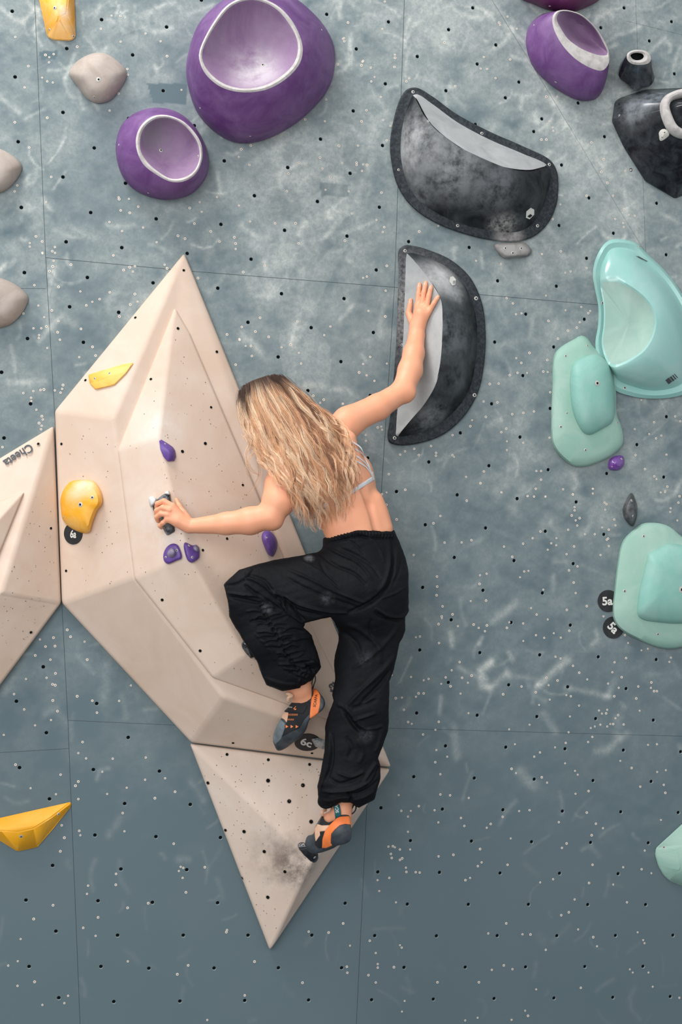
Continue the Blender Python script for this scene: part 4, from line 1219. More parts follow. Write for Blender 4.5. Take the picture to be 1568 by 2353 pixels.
# black cluster at the upper right -------------------------------------------
S1 = lambda l: cv(l, 1380, 90, 6.19)
o5 = by_angle(S1([(375, 250), (290, 350), (266, 530), (400, 650), (512, 740), (600, 690), (700, 668), (772, 565), (735, 420), (715, 250), (640, 165), (530, 150), (440, 175)]), 48)
r5 = by_angle(S1([(375, 250), (390, 200), (450, 162), (540, 150), (640, 165), (705, 215), (722, 290), (690, 340), (580, 365), (450, 350), (390, 300)]), 48)
r5i = by_angle(S1([(430, 230), (460, 205), (530, 195), (600, 210), (620, 250), (590, 285), (520, 300), (460, 280)]), 48)
V, F, fm = loft([scaled(o5, .96), scaled(o5, .99), o5, o5 * .45 + r5 * .55, r5, r5 * .5 + r5i * .5, r5i, scaled(r5i, .9), scaled(r5i, .8)], [0, .01, .04, .08, .105, .112, .105, .07, .04], [0, 0, 0, 0, 1, 1, 2, 2, 2])
build_hold('small black pot-shaped hold with a chalky white mouth, upper right', V, F, fm, [M_blackgloss, M_rim, M_black], sharp=35)
bk_root, bk_o, bk_b = faceted('glossy black faceted volume cut off by the right edge, upper right', S1([(165, 1168), (205, 900), (230, 870), (290, 830), (640, 715), (1164, 690), (1700, 700), (2100, 900), (2100, 1600), (1700, 2000), (1064, 2268), (780, 2110), (640, 2020), (500, 1800), (330, 1530), (225, 1250)]),
                              S1([(860, 985, .55), (1290, 900, 1), (1700, 1000, 1), (560, 1075, .42), (300, 1145, .12)]), 0.28, M_blackgloss, None, S1([(268, 1083, .8)]), bevel=.004)


def bk_h(x, y):
    loc, nor = hit(bk_b, x, y)
    return -loc.y if loc is not None else .1


path = spline_closed(S1([(917, 950), (960, 855), (1100, 790), (1300, 770), (1470, 880), (1500, 1120), (1380, 1310), (1190, 1352), (1050, 1290), (965, 1150)]), 60)
V, F = [], []
cpt = path.mean(0)
for i, (x, y) in enumerate(path):
    hb = .19 + 0.02
    c_ = P(x, y, hb)
    cen = P(cpt[0], cpt[1], hb)
    rad = (c_ - cen) / np.linalg.norm(c_ - cen)
    for j in range(14):
        a = 2 * math.pi * j / 14
        V.append(c_ + rad * 0.0175 * math.cos(a) + np.array([0, -1, 0]) * 0.03 * math.sin(a))
for i in range(60):
    for j in range(14):
        F.append((i * 14 + j, i * 14 + (j + 1) % 14, ((i + 1) % 60) * 14 + (j + 1) % 14, ((i + 1) % 60) * 14 + j))
k = len(V)
for i in range(60):
    x, y = path[i] * .93 + cpt * .07
    V.append(P(x, y, .15))
V.append(P(cpt[0], cpt[1], .12))
fm = [0] * len(F)
for i in range(60):
    F.append((k + i, k + (i + 1) % 60, k + 60))
    fm.append(1)
build_hold('chalky pale ring hold mounted on the glossy black volume', V, F, fm, [M_rim, M_black], sharp=40)
faceted('tiny bone-white chip hold beside the pale ring, on the black volume', S1([(832, 1330), (860, 1290), (905, 1275), (965, 1295), (986, 1340), (980, 1375), (920, 1425), (865, 1452), (845, 1440)]), S1([(915, 1360, 1), (900, 1340, 1)]), .016,
        plain('bone_white', (205, 202, 194), .6), None, S1([(915, 1325, .6), (882, 1392, .6)]), base=bk_h, bevel=.002)

# small purple holds ----------------------------------------------------------
GS = 'small purple screw-on holds'


def stack_h(x, y):
    loc, nor = hit(stack_b, x, y)
    if loc is None: loc, nor = hit(base_b, x, y)
    return -loc.y if loc is not None else 0.0


M_purple_s = chalky('purple_small', (92, 60, 138), (120, 92, 160), .2, 20, .45)
S8 = lambda l: cv(l, 240, 560, 4.126)
faceted('small purple hold on the ridge, above the gripping hand', S8([(520, 1868), (540, 1857), (600, 1893), (650, 1928), (672, 1965), (679, 2020), (662, 2060), (600, 2064), (560, 2020), (530, 1950)]), S8([(625, 1985, 1), (600, 1950, .8), (640, 2010, .9)]), .035, M_purple_s, GS, S8([(577, 1897, .6)]), base=stack_h, bevel=.004)
SH = lambda l: cv(l, 320, 1100, 9.8)
V, F, fm = dome(SH([(540, 1750), (570, 1620), (650, 1510), (760, 1460), (860, 1490), (920, 1600), (957, 1740), (940, 1805), (850, 1842), (720, 1900), (640, 1920), (565, 1860)]), .018, top=.7, base=stack_h)
k = len(V)
V2, F2, fm2 = dome(SH([(625, 1680), (680, 1580), (750, 1545), (825, 1610), (835, 1700), (760, 1785), (680, 1785), (635, 1740)]), .045, top=.35, mat=1, base=stack_h, dy=-2)
build_hold('small purple hold with a chalky grey knob, left of the pair below the gripping hand', V + V2, F + [tuple(i + k for i in f) for f in F2], fm + fm2, [M_purple_s, chalky('knob_grey', (130, 118, 146), (165, 158, 175), .4, 30, .8)], GS,
           bolts=SH([(845, 1612, .75), (597, 1768, .6)]))
V, F, fm = dome(SH([(1003, 1500), (1030, 1435), (1100, 1455), (1200, 1500), (1290, 1490), (1352, 1560), (1362, 1680), (1350, 1780), (1260, 1860), (1180, 1892), (1100, 1850), (1045, 1730)]), .022, top=.6, base=stack_h)
k = len(V)
V2, F2, fm2 = dome(SH([(1205, 1540), (1270, 1490), (1345, 1540), (1355, 1620), (1300, 1660), (1235, 1620)]), .042, top=.35, mat=1, base=stack_h)
build_hold('small purple hold, right one of the pair below the gripping hand', V + V2, F + [tuple(i + k for i in f) for f in F2], fm + fm2, [M_purple_s, chalky('knob_grey_b', (124, 112, 140), (160, 152, 170), .4, 30, .8)], GS,
           bolts=SH([(1120, 1505, .75), (1197, 1770, .75)]))
SP = lambda l: cv(l, 500, 840, 3.136)
V, F, fm = dome(SP([(318, 1235), (332, 1198), (368, 1188), (412, 1225), (432, 1275), (422, 1340), (396, 1376), (368, 1362), (335, 1300)]), .05, top=.3, base=stack_h)
build_hold('purple egg-shaped hold right under her left elbow', V, F, fm, [M_purple_s], GS, bolts=SP([(357, 1240, .5)]))
faceted('tiny glossy purple chip under the mint tongue hold', S2([(635, 2240), (652, 2195), (700, 2170), (770, 2163), (793, 2195), (790, 2262), (745, 2312), (680, 2316), (635, 2300)]), S2([(700, 2220, 1), (750, 2230, .9), (690, 2270, .9)]), .03, chalky('purple_gloss', (112, 62, 150), (150, 110, 180), .15, 20, .2, coat=.6), GS, S2([(766, 2200, .7), (670, 2278, .6)]), bevel=.004)

# hand hold ---------------------------------------------------------------------
hh = faceted('dark block hold with white chalked tips, gripped by her left hand', SH([(285, 655), (400, 470), (480, 400), (575, 335), (690, 350), (716, 500), (770, 850), (805, 1190), (640, 1285), (600, 1250), (530, 1080), (450, 900), (370, 720)]),
             SH([(500, 560, .9), (600, 480, 1), (600, 800, 1), (660, 1080, 1), (600, 1130, .9), (450, 650, .7)]), .05, chalky('slate_hold', (44, 56, 66), (200, 204, 206), .16, 30, .5), None, (), base=stack_h, bevel=.005)
for ol, pk in (([(225, 560), (228, 420), (310, 400), (392, 455), (385, 540), (270, 640)], [(300, 500, 1)]), ([(575, 335), (640, 268), (668, 285), (700, 360), (640, 362)], [(645, 320, 1)])):
    V, F, fm = dome(SH(ol), .04, top=.5, base=stack_h, n=32)
    o = mesh_obj('chalked_tip', V, F, M_chalkwhite, hh[0], smooth=True)
    fix_normals(o)
    o['label'] = 'white chalk-covered tip'
SF = lambda l: cv(l, 660, 1820, 7.84)


def low_h(x, y):
    loc, nor = hit(low_b, x, y)
    return -loc.y if loc is not None else .05


fh = faceted('black shield-shaped foothold under her standing foot', SF([(190, 955), (212, 918), (270, 903), (340, 918), (450, 990), (562, 1110), (563, 1200), (530, 1258), (480, 1278), (420, 1242), (300, 1130), (215, 1025)]),
             SF([(480, 1010, 1), (430, 1000, .95), (500, 1080, .9), (300, 960, .6), (500, 1190, .5)]), .03, chalky('black_foothold', (22, 24, 28), (60, 64, 68), .1, 30, .2, coat=.5), None, SF([(290, 955, .9), (497, 1178, .9)]), base=low_h, bevel=.004)
SC = lambda l: cv(l, 420, 1440, 3.136)
faceted('small black hold with a chalk smear, peeking out beside the raised calf', SC([(422, 125), (440, 98), (470, 95), (500, 130), (520, 215), (490, 229), (455, 190), (430, 155)]), SC([(465, 150, 1), (480, 180, 1)]), .035,
        chalky('black_calf_hold', (22, 25, 30), (170, 176, 180), .12, 40, .4), None, SC([(452, 122, .6)]), base=stack_h, bevel=.004)


def b_h(x, y): return max(base_h(x, y), .0)


faceted('dark chipped hold chalked white, next to the black 6c tag', SC([(925, 812), (975, 800), (1045, 825), (1060, 893), (1000, 880), (950, 862)]), SC([(990, 830, 1), (1030, 850, 1)]), .022, chalky('slate_chalked', (62, 74, 82), (214, 214, 210), .34, 24, .6), None, SC([(975, 862, .5), (1000, 868, .5)]), base=b_h, bevel=.003)


# grade tags ----------------------------------------------------------------------
def disc_tag(label, cx, cy, r, bvh, txt, tx, ty, ang, size, group, squash=1.0):
    loc, nor = hit(bvh, cx, cy)
    root = thing('grade_tag', label, 'tag', loc, group)
    q = nor.to_track_quat('Z', 'Y').to_matrix()
    n = 40
    V = [tuple(loc + q @ Vector((r * math.cos(2 * math.pi * i / n), r * math.sin(2 * math.pi * i / n), z))) for z in (-.0005, .003) for i in range(n)]
    F = [(i, (i + 1) % n, n + (i + 1) % n, n + i) for i in range(n)] + [tuple(range(n, 2 * n)), tuple(range(n))[::-1]]
    o = mesh_obj('disc', V, F, M_label, root, smooth=False)
    fix_normals(o)
    text_decal('lettering', txt, tx, ty, ang, size, bvh_of(o), M_white, root, squash, lift=.0008, bold=.03)


disc_tag('round black tag reading 5a, the upper one beside the mint hold', 1398, 1381, .045, wall_bvh, '5a', 1396, 1382, -3, 26, 'black 5a tags')
disc_tag('round black tag reading 5a with slanted print, the lower one beside the mint hold', 1410, 1442, .045, wall_bvh, '5a', 1409, 1443, 46, 26, 'black 5a tags')
disc_tag('black tag reading 6a below the chunky yellow hold', 169, 1226, .041, base_b, '6a', 168.5, 1228, 4, 24, None, .62)
disc_tag('black tag reading 6c below the raised foot', 707, 1705, .05, base_b, '6c', 704, 1707, 18, 22, None, 1.3)
# ------------------------------------------------------------------ implicit-surface modelling for the climber
def R(px, h): return px * mpp(h)


class Shape:
    """list of primitives blended smoothly; evaluated on points"""
    def __init__(self):
        self.ops = []

    def cap(self, a, b, ra, rb, k=0.01, sub=False):
        self.ops.append(('cap', np.array(a, float), np.array(b, float), ra, rb, k, sub))
        return self

    def ecap(self, a, b, lat, wa, wb, da, db, k=0.02, sub=False):
        a, b = np.array(a, float), np.array(b, float)
        ax = (b - a) / max(np.linalg.norm(b - a), 1e-9)
        lat = np.array(lat, float)
        lat = lat - ax * (lat @ ax)
        lat /= np.linalg.norm(lat)
        dep = np.cross(ax, lat)
        self.ops.append(('ecap', a, b, (ax, lat, dep), (wa, wb, da, db), k, sub))
        return self

    def bounds(self, pad=0.03):
        lo, hi = np.full(3, 1e9), np.full(3, -1e9)
        for o in self.ops:
            if o[-1]: continue
            r = max(o[3], o[4]) if o[0] == 'cap' else max(o[4])
            for q in (o[1], o[2]):
                lo = np.minimum(lo, q - r)
                hi = np.maximum(hi, q + r)
        return lo - pad, hi + pad

    def __call__(self, p):
        d = None
        for o in self.ops:
            if o[0] == 'cap':
                _, a, b, ra, rb, k, sub = o
                ab = b - a
                t = np.clip(((p - a) @ ab) / max(ab @ ab, 1e-12), 0, 1)
                di = np.linalg.norm(p - a - t[:, None] * ab, axis=1) - (ra + (rb - ra) * t)
            else:
                _, a, b, (ax, lat, dep), (wa, wb, da, db), k, sub = o
                L = np.linalg.norm(b - a)
                q = p - a
                s = q @ ax
                t = np.clip(s / max(L, 1e-9), 0, 1)
                w, e = wa + (wb - wa) * t, da + (db - da) * t
                mn = np.minimum(w, e)
                kk = np.sqrt(((q @ lat) / w) ** 2 + ((q @ dep) / e) ** 2 + ((s - t * L) / mn) ** 2)
                di = (kk - 1) * mn
            if sub:
                h = np.clip(0.5 - 0.5 * (d + di) / k, 0, 1)
                d = d * (1 - h) - di * h + k * h * (1 - h)
            elif d is None:
                d = di
            else:
                h = np.clip(0.5 + 0.5 * (d - di) / k, 0, 1)
                d = di * h + d * (1 - h) - k * h * (1 - h)
        return d


def prism(poly, n=None):
    """signed distance (metres, approx.) to the extrusion of an outline"""
    pl = np.array(poly if n is None else spline_closed(poly, n), float)[:, :2]
    A_, B_ = pl, np.roll(pl, -1, 0)

    def f(p):
        x, y = to_px(p)
        best = np.full(len(x), 1e9)
        ins = np.zeros(len(x), bool)
        for a, b in zip(A_, B_):
            d = b - a
            t = np.clip(((x - a[0]) * d[0] + (y - a[1]) * d[1]) / max(d @ d, 1e-9), 0, 1)
            best = np.minimum(best, (x - a[0] - t * d[0]) ** 2 + (y - a[1] - t * d[1]) ** 2)
            if a[1] != b[1]:
                ins ^= ((a[1] > y) != (b[1] > y)) & (x < d[0] * (y - a[1]) / d[1] + a[0])
        dd = np.sqrt(best) * ((p - CAM) @ FWD) / FPX
        return np.where(ins, -dd, dd)
    return f


def smax(a, b, k):
    h = np.clip(0.5 - 0.5 * (b - a) / k, 0, 1)
    return b * (1 - h) + a * h + k * h * (1 - h)


def surface(fn, lo, hi, vox, smooth=1):
    """block-sparse surface nets of an implicit function -> verts, quads"""
    B = 8
    nb = np.ceil((hi - lo) / (vox * B)).astype(int) + 1
    n = nb * B + 1
    gi = np.stack(np.meshgrid(*[np.arange(q) for q in nb], indexing='ij'), -1).reshape(-1, 3)
    cen = lo + (gi + 0.5) * B * vox
    dc = np.concatenate([fn(cen[i:i + 200000]) for i in range(0, len(cen), 200000)])
    G = np.empty(n, np.float32)
    # sign fill
    big = np.where(dc < 0, -1.0, 1.0).reshape(nb)
    G[:] = 1.0
    G[:-1, :-1, :-1] = np.repeat(np.repeat(np.repeat(big, B, 0), B, 1), B, 2)
    act = gi[np.abs(dc) < B * vox * 1.25]
    loc = np.stack(np.meshgrid(*[np.arange(B + 1)] * 3, indexing='ij'), -1).reshape(-1, 3)
    for s in range(0, len(act), 400):
        ii = (act[s:s + 400, None, :] * B + loc[None]).reshape(-1, 3)
        d = fn(lo + ii * vox)
        G[ii[:, 0], ii[:, 1], ii[:, 2]] = d
    G[0], G[-1] = 1, 1
    G[:, 0], G[:, -1] = 1, 1
    G[:, :, 0], G[:, :, -1] = 1, 1
    S = G < 0
    c8 = sum(S[i:n[0] - 1 + i, j:n[1] - 1 + j, k:n[2] - 1 + k].astype(np.int8) for i in (0, 1) for j in (0, 1) for k in (0, 1))
    cells = np.argwhere((c8 > 0) & (c8 < 8))
    vid = -np.ones([q - 1 for q in n], np.int32)
    vid[cells[:, 0], cells[:, 1], cells[:, 2]] = np.arange(len(cells))
    acc, cnt = np.zeros((len(cells), 3)), np.zeros(len(cells))
    for ax in range(3):
        o = [a for a in range(3) if a != ax]
        for i in (0, 1):
            for j in (0, 1):
                off = np.zeros(3, int)
                off[o[0]], off[o[1]] = i, j
                p = cells + off
                q = p.copy()
                q[:, ax] += 1
                a, b = G[p[:, 0], p[:, 1], p[:, 2]], G[q[:, 0], q[:, 1], q[:, 2]]
                m_ = (a < 0) != (b < 0)
                t = np.where(m_, a / np.where(m_, a - b, 1), 0)
                v = p.astype(float)
                v[:, ax] += t
                acc[m_] += v[m_]
                cnt[m_] += 1
    V = lo + acc / cnt[:, None] * vox
    Q = []
    for ax in range(3):
        sl0 = [slice(1, -1)] * 3
        a = S.take(np.arange(0, n[ax] - 1), axis=ax)
        b = S.take(np.arange(1, n[ax]), axis=ax)
        e = np.argwhere(a != b)
        o1, o2 = (ax + 1) % 3, (ax + 2) % 3
        ok = (e[:, o1] > 0) & (e[:, o2] > 0)
        e = e[ok]
        ins = S[e[:, 0], e[:, 1], e[:, 2]]

        def vi(d1, d2):
            q = e.copy()
            q[:, o1] -= d1
            q[:, o2] -= d2
            return vid[q[:, 0], q[:, 1], q[:, 2]]
        quad = np.stack([vi(0, 0), vi(1, 0), vi(1, 1), vi(0, 1)], 1)
        quad[~ins] = quad[~ins][:, ::-1]
        good = (quad >= 0).all(1)
        Q.append(quad[good])
    Q = np.vstack(Q)
    for _ in range(smooth):
        s, c = np.zeros_like(V), np.zeros(len(V))
        for i in range(4):
            a, b = Q[:, i], Q[:, (i + 1) % 4]
            for ch in range(3):
                s[:, ch] += np.bincount(a, V[b, ch], len(V)) + np.bincount(b, V[a, ch], len(V))
            c += np.bincount(a, minlength=len(V)) + np.bincount(b, minlength=len(V))
        V = V * 0.5 + 0.5 * s / np.maximum(c, 1)[:, None]
    return V, Q


def vnormals(V, Q):
    nrm = np.cross(V[Q[:, 2]] - V[Q[:, 0]], V[Q[:, 3]] - V[Q[:, 1]])
    N_ = np.zeros_like(V)
    for i in range(4):
        for ch in range(3): N_[:, ch] += np.bincount(Q[:, i], nrm[:, ch], len(V))
    return N_ / np.maximum(np.linalg.norm(N_, axis=1), 1e-12)[:, None]


def relief(V, Q, lines, steps=1):
    """press folds into cloth: lines = (polyline px, width px, depth m) on the side facing the photographer"""
    N_ = vnormals(V, Q)
    x, y = to_px(V)
    face = np.clip(-((V - CAM) / np.linalg.norm(V - CAM, axis=1)[:, None] * N_).sum(1), 0, 1) ** 0.5
    disp = np.zeros(len(V))
    for pts, w, amp in lines:
        w = w * .8
        p = spline_open(pts, 10) if len(pts) > 2 else np.array(pts, float)
        x0, y0 = p.min(0) - 3 * w
        x1, y1 = p.max(0) + 3 * w
        s = np.where((x > x0) & (x < x1) & (y > y0) & (y < y1))[0]
        if not len(s): continue
        best, bt = np.full(len(s), 1e9), np.zeros(len(s))
        L = len(p) - 1
        for i, (a, b) in enumerate(zip(p[:-1], p[1:])):
            d = b - a
            t = np.clip(((x[s] - a[0]) * d[0] + (y[s] - a[1]) * d[1]) / max(d @ d, 1e-9), 0, 1)
            q = np.hypot(x[s] - a[0] - t * d[0], y[s] - a[1] - t * d[1])
            m_ = q < best
            best[m_] = q[m_]
            bt[m_] = (i + t[m_]) / L
        taper = np.clip(np.minimum(bt, 1 - bt) * 5, 0.0, 1) ** 0.5
        disp[s] += 1.45 * amp * np.exp(-(best / w) ** 2) * taper
    return V + N_ * (disp * face)[:, None]


def noise3(V, cells, seed):
    a = fbm((V[:, 0] + 30 + V[:, 1] * 0.37, V[:, 2] + 30 + V[:, 1] * 0.61), cells, seed, 3, 0.55)
    b = fbm((V[:, 1] + 30 + V[:, 0] * 0.21, V[:, 2] + 37 - V[:, 0] * 0.33), cells, seed + 9, 3, 0.55)
    return (a + b) - 1.0


# ------------------------------------------------------------------ the climber: body
def k2h(x, y):
    loc, nor = hit(k2[2], x, y)
    return -loc.y if loc is not None else .06


SCR = 9.8
HR = lambda x, y: (900 + x / SCR, 620 + y / SCR)
HL = lambda x, y: (320 + x / SCR, 1100 + y / SCR)
body = Shape()
LATW = np.array([-.86, -.44, -.10])
LATS = np.array([-.78, -.42, -.46])
body.ecap(P(853, 1340, .31), P(838, 1262, .31), LATW, .132, .128, .105, .095, k=.02)
body.ecap(P(838, 1262, .31), P(820, 1200, .315), LATW, .128, .121, .095, .086, k=.03)
body.ecap(P(820, 1200, .315), P(775, 1110, .33), np.array([-.84, -.42, -.3]), .121, .140, .086, .098, k=.05)
body.ecap(P(775, 1110, .33), P(742, 1048, .335), LATS, .142, .135, .096, .078, k=.05)
# shoulder girdle, neck
body.cap(P(722, 1030, .345), P(800, 972, .275), R(34, .3), R(33, .28), k=.04)
body.cap(P(722, 1050, .36), P(654, 1112, .41), R(38, .35), R(38, .4), k=.04)
body.cap(P(722, 1035, .35), P(655, 985, .35), R(38, .35), R(32, .35), k=.03)
# shoulder blades
body.cap(P(800, 1010, .375), P(812, 1060, .385), .030, .022, k=.045)
body.cap(P(705, 1110, .43), P(735, 1140, .43), .030, .022, k=.045)
# raised right arm
body.cap(P(800, 968, .272), P(868, 936, .245), R(34, .27), R(31, .24), k=.03)
body.cap(P(868, 936, .245), P(926, 899, .215), R(30, .24), R(25.5, .21), k=.015)
body.cap(P(926, 899, .215), P(943, 851, .178), R(26, .21), R(28.5, .18), k=.02)
body.cap(P(943, 851, .178), P(951, 812, .145), R(28.5, .18), R(24.5, .15), k=.015)
body.cap(P(951, 812, .145), P(958, 771, .103), R(24.5, .15), R(19, .1), k=.015)
body.cap(P(936, 905, .222), P(938, 903, .222), R(17, .2), R(17, .2), k=.02)
# left arm
body.cap(P(652, 1117, .41), P(641, 1150, .43), R(44, .41), R(38, .43), k=.03)
body.cap(P(641, 1150, .43), P(621, 1186, .435), R(37, .43), R(29, .43), k=.015)
body.cap(P(621, 1186, .435), P(575, 1197, .415), R(29, .43), R(31, .41), k=.015)
body.cap(P(575, 1197, .415), P(520, 1203, .385), R(31, .41), R(25, .38), k=.015)
body.cap(P(520, 1203, .385), P(437, 1209, .335), R(25, .38), R(16.5, .34), k=.015)
body.cap(P(628, 1196, .435), P(629, 1197, .435), R(20, .43), R(20, .43), k=.02)
# left hand gripping
wr = P(436, 1209, .335)
fr = R(5.7, .33)
for (mx, my), (w0, w1) in (((397, 1163), (13, 8.2)), ((390, 1172), (14, 8.6)), ((386, 1182), (13, 8.4)), ((385, 1193), (12, 8.0))):
    body.cap(P(426, 1203, .335), P(mx, my, .338), R(w0, .33), R(w1, .33), k=.010)
body.cap(P(432, 1207, .335), P(410, 1196, .337), R(15.5, .33), R(15, .33), k=.012)
for ch, rs in (([(397, 1163, .340), (377, 1151.5, .332), (362, 1157, .312), (360, 1165, .294)], (6.4, 6.0, 5.4, 4.8)),
               ([(390, 1172, .345), (374, 1166.5, .338), (360.5, 1173, .314), (359.5, 1181, .294)], (6.4, 6.1, 5.6, 4.9)),
               ([(386, 1182, .343), (371, 1180.5, .336), (360.5, 1188, .314), (363.5, 1197, .296)], (6.2, 5.9, 5.5, 4.9)),
               ([(385, 1193, .338), (375, 1201, .330), (368, 1208, .314), (371, 1212, .300)], (5.6, 5.2, 4.9, 4.4))):
    for i in range(3):
        body.cap(P(*ch[i]), P(*ch[i + 1]), R(rs[i] + .6, .33), R(rs[i + 1] + .6, .33), k=.0028)
for a, b, ra, rb in (((428, 1192, .33), (421, 1180, .318), 11.5, 9.5), ((421, 1180, .318), (412, 1164, .302), 8.6, 6.6), ((412, 1164, .302), (405.5, 1148.5, .290), 6.4, 4.8)):
    body.cap(P(*a), P(*b), R(ra, .33), R(rb, .33), k=.006)
# right hand laid flat on the ledge


def rh(x, y, e): return P(x, y, k2h(x, y) + e)


for (mx, my), (w0, w1) in (((960.5, 699), (13, 8.0)), ((970.5, 700), (14, 8.3)), ((980.5, 704), (13, 8.2)), ((986.5, 714), (11.5, 7.6))):
    body.cap(P(958, 756, .098), rh(mx, my, .013), R(w0 - 1, .09), R(w1, .09), k=.009)
body.cap(P(957.5, 771, .103), P(959, 752, .096), R(18.3, .1), R(18.5, .1), k=.012)
body.cap(P(961, 748, .094), rh(968, 722, .024), R(18, .1), R(17.5, .1), k=.012)
for ch, rs in (([(960.5, 699, .014), (962.3, 676, .013), (963.8, 661, .010), (964.5, 653.5, .008)], (6.2, 5.7, 5.1, 4.5)),
               ([(970.8, 700, .014), (974.5, 672, .013), (977.6, 656.5, .010), (978.7, 650, .008)], (6.2, 5.8, 5.2, 4.6)),
               ([(981, 704, .014), (986, 679, .013), (989.5, 665, .010), (991, 659, .008)], (6.2, 5.7, 5.1, 4.5)),
               ([(987.5, 714, .012), (997.5, 697, .012), (1004, 686.5, .009), (1007, 682.5, .008)], (5.6, 5.1, 4.7, 4.2)),
               ([(950, 741, .018), (939.5, 720, .013), (942.6, 702, .010), (944, 690, .008)], (10.5, 7.0, 5.9, 4.8))):
    for i in range(3):
        body.cap(rh(*ch[i]), rh(*ch[i + 1]), R(rs[i] + .6, .1), R(rs[i + 1] + .6, .1), k=.0024)
# head with a face turned down towards the wall
HC = P(622, 944, .335)
FD = np.array([-.45, .72, -.53])
FD /= np.linalg.norm(FD)
UPH = np.array([-.55, .15, .82])
UPH = UPH - FD * (UPH @ FD)
UPH /= np.linalg.norm(UPH)
SD = np.cross(FD, UPH)


def HD(f, u, s): return HC + FD * f + UPH * u + SD * s


body.ecap(HD(-.018, .018, 0), HD(.018, .012, 0), SD, .073, .070, .088, .084, k=.02)
body.ecap(HD(.035, -.03, 0), HD(.045, -.075, 0), SD, .060, .034, .055, .036, k=.03)
body.cap(HD(.088, .004, 0), HD(.106, -.028, 0), .007, .011, k=.012)
for s in (-1, 1):
    body.cap(HD(.083, .012, .03 * s), HD(.083, .012, .034 * s), .012, .012, k=.012, sub=True)
    body.cap(HD(.072, .010, .031 * s), HD(.072, .010, .032 * s), .012, .012, k=.002)
    body.cap(HD(.082, .03, .018 * s), HD(.076, .032, .045 * s), .007, .006, k=.012)
    body.ecap(HD(-.002, .018, .073 * s), HD(.004, -.022, .071 * s), SD, .007, .006, .018, .012, k=.006)
body.cap(HD(.088, -.052, -.018), HD(.088, -.052, .018), .0065, .0065, k=.008)
body.cap(HD(.087, -.062, -.014), HD(.087, -.062, .014), .0065, .0065, k=.006)
# legs under the trousers, ankles and feet
body.cap(P(835, 1345, .33), P(580, 1352, .36), .085, .058, k=.03)
body.cap(P(580, 1352, .36), P(640, 1470, .335), .056, .050, k=.02)
body.cap(P(640, 1470, .335), P(688, 1578, .287), .050, R(26, .27), k=.02)
body.cap(P(688, 1578, .287), P(700, 1606, .265), R(26.5, .27), R(24, .26), k=.02)
body.cap(P(700, 1606, .265), P(660, 1680, .20), R(24, .26), R(15, .2), k=.02)
body.cap(P(868, 1392, .295), P(838, 1625, .33), .080, .055, k=.03)
body.cap(P(840, 1625, .33), P(815, 1730, .32), .055, .050, k=.02)
body.cap(P(815, 1730, .32), P(786, 1862, .29), .050, R(21, .29), k=.02)
body.cap(P(786, 1862, .29), P(790, 1895, .29), R(21, .29), R(20, .29), k=.02)
body.cap(P(782, 1872, .285), P(752, 1888, .255), R(20, .29), R(16, .26), k=.02)
body.cap(P(752, 1888, .255), P(722, 1935, .205), R(16, .26), R(12, .2), k=.02)
# back modelling: spine furrow and the long muscles beside it
def bsurf(x, y):
    """height of the plain torso under a pixel, found by marching along the sight line"""
    hs_ = np.linspace(.55, .1, 226)
    d_ = body(np.array([P(x, y, h) for h in hs_]))
    i = np.argmax(d_ < 0)
    return hs_[i] if d_[i] < 0 else .35


tq = [(x, y, bsurf(x, y)) for x, y in ((863, 1150), (884, 1212), (818, 1150), (838, 1218), (826, 1095), (849, 1160), (867, 1228), (748, 1212), (800, 1186), (832, 1015), (842, 1055))]
body.cap(P(*tq[0][:2], tq[0][2] - .024), P(*tq[1][:2], tq[1][2] - .024), .026, .026, k=.03)
body.cap(P(*tq[2][:2], tq[2][2] - .024), P(*tq[3][:2], tq[3][2] - .024), .027, .026, k=.03)
body.cap(P(*tq[4][:2], tq[4][2] + .004), P(*tq[5][:2], tq[5][2] + .003), .009, .010, k=.022, sub=True)
body.cap(P(*tq[5][:2], tq[5][2] + .003), P(*tq[6][:2], tq[6][2] + .002), .010, .011, k=.020, sub=True)
body.cap(P(629, 1201, .455), P(630, 1202, .455), .008, .008, k=.016)
body.cap(P(944, 903, .238), P(945, 904, .238), .008, .008, k=.016)

M_skin = chalky('skin', (236, 162, 124), (240, 178, 144), 0.3, 7, 0.48, var=0.03, contrast=.8, sss=.22, bump=.06, bscale=260)
lo, hi = body.bounds()
BV, BQ = surface(body, lo, hi, 0.0026, smooth=2)
climber = thing('person', 'woman seen from behind climbing in black trousers, arms stretched to two holds', 'person', P(800, 1960, .2))
climber['label'] = 'long-haired woman seen from behind, climbing in a white strappy top and black trousers'
o_body = np_mesh('body', BV, BQ, M_skin, climber)
skin_bvh = bvh_of(o_body)

# finger nails of the flat hand
nails = []
for (x, y, dx, dy, w) in ((964.3, 655.5, .1, -1, 3.1), (978.3, 652, .2, -1, 3.2), (990.6, 661, .22, -1, 3.1), (1005.8, 684, .55, -.83, 2.8), (943.6, 693, .1, -1, 3.1)):
    a = math.atan2(dy, dx)
    pl = []
    for i in range(12):
        t = 2 * math.pi * i / 12
        u, v = 3.6 * math.cos(t), w * math.sin(t)
        pl.append((x + u * math.cos(a) - v * math.sin(a), y + u * math.sin(a) + v * math.cos(a)))
    nails.append(pl)
for pl in nails:
    poly_decal('fingernail', [pl], skin_bvh, plain('nail', (238, 196, 180), .3), o_body, .0004)

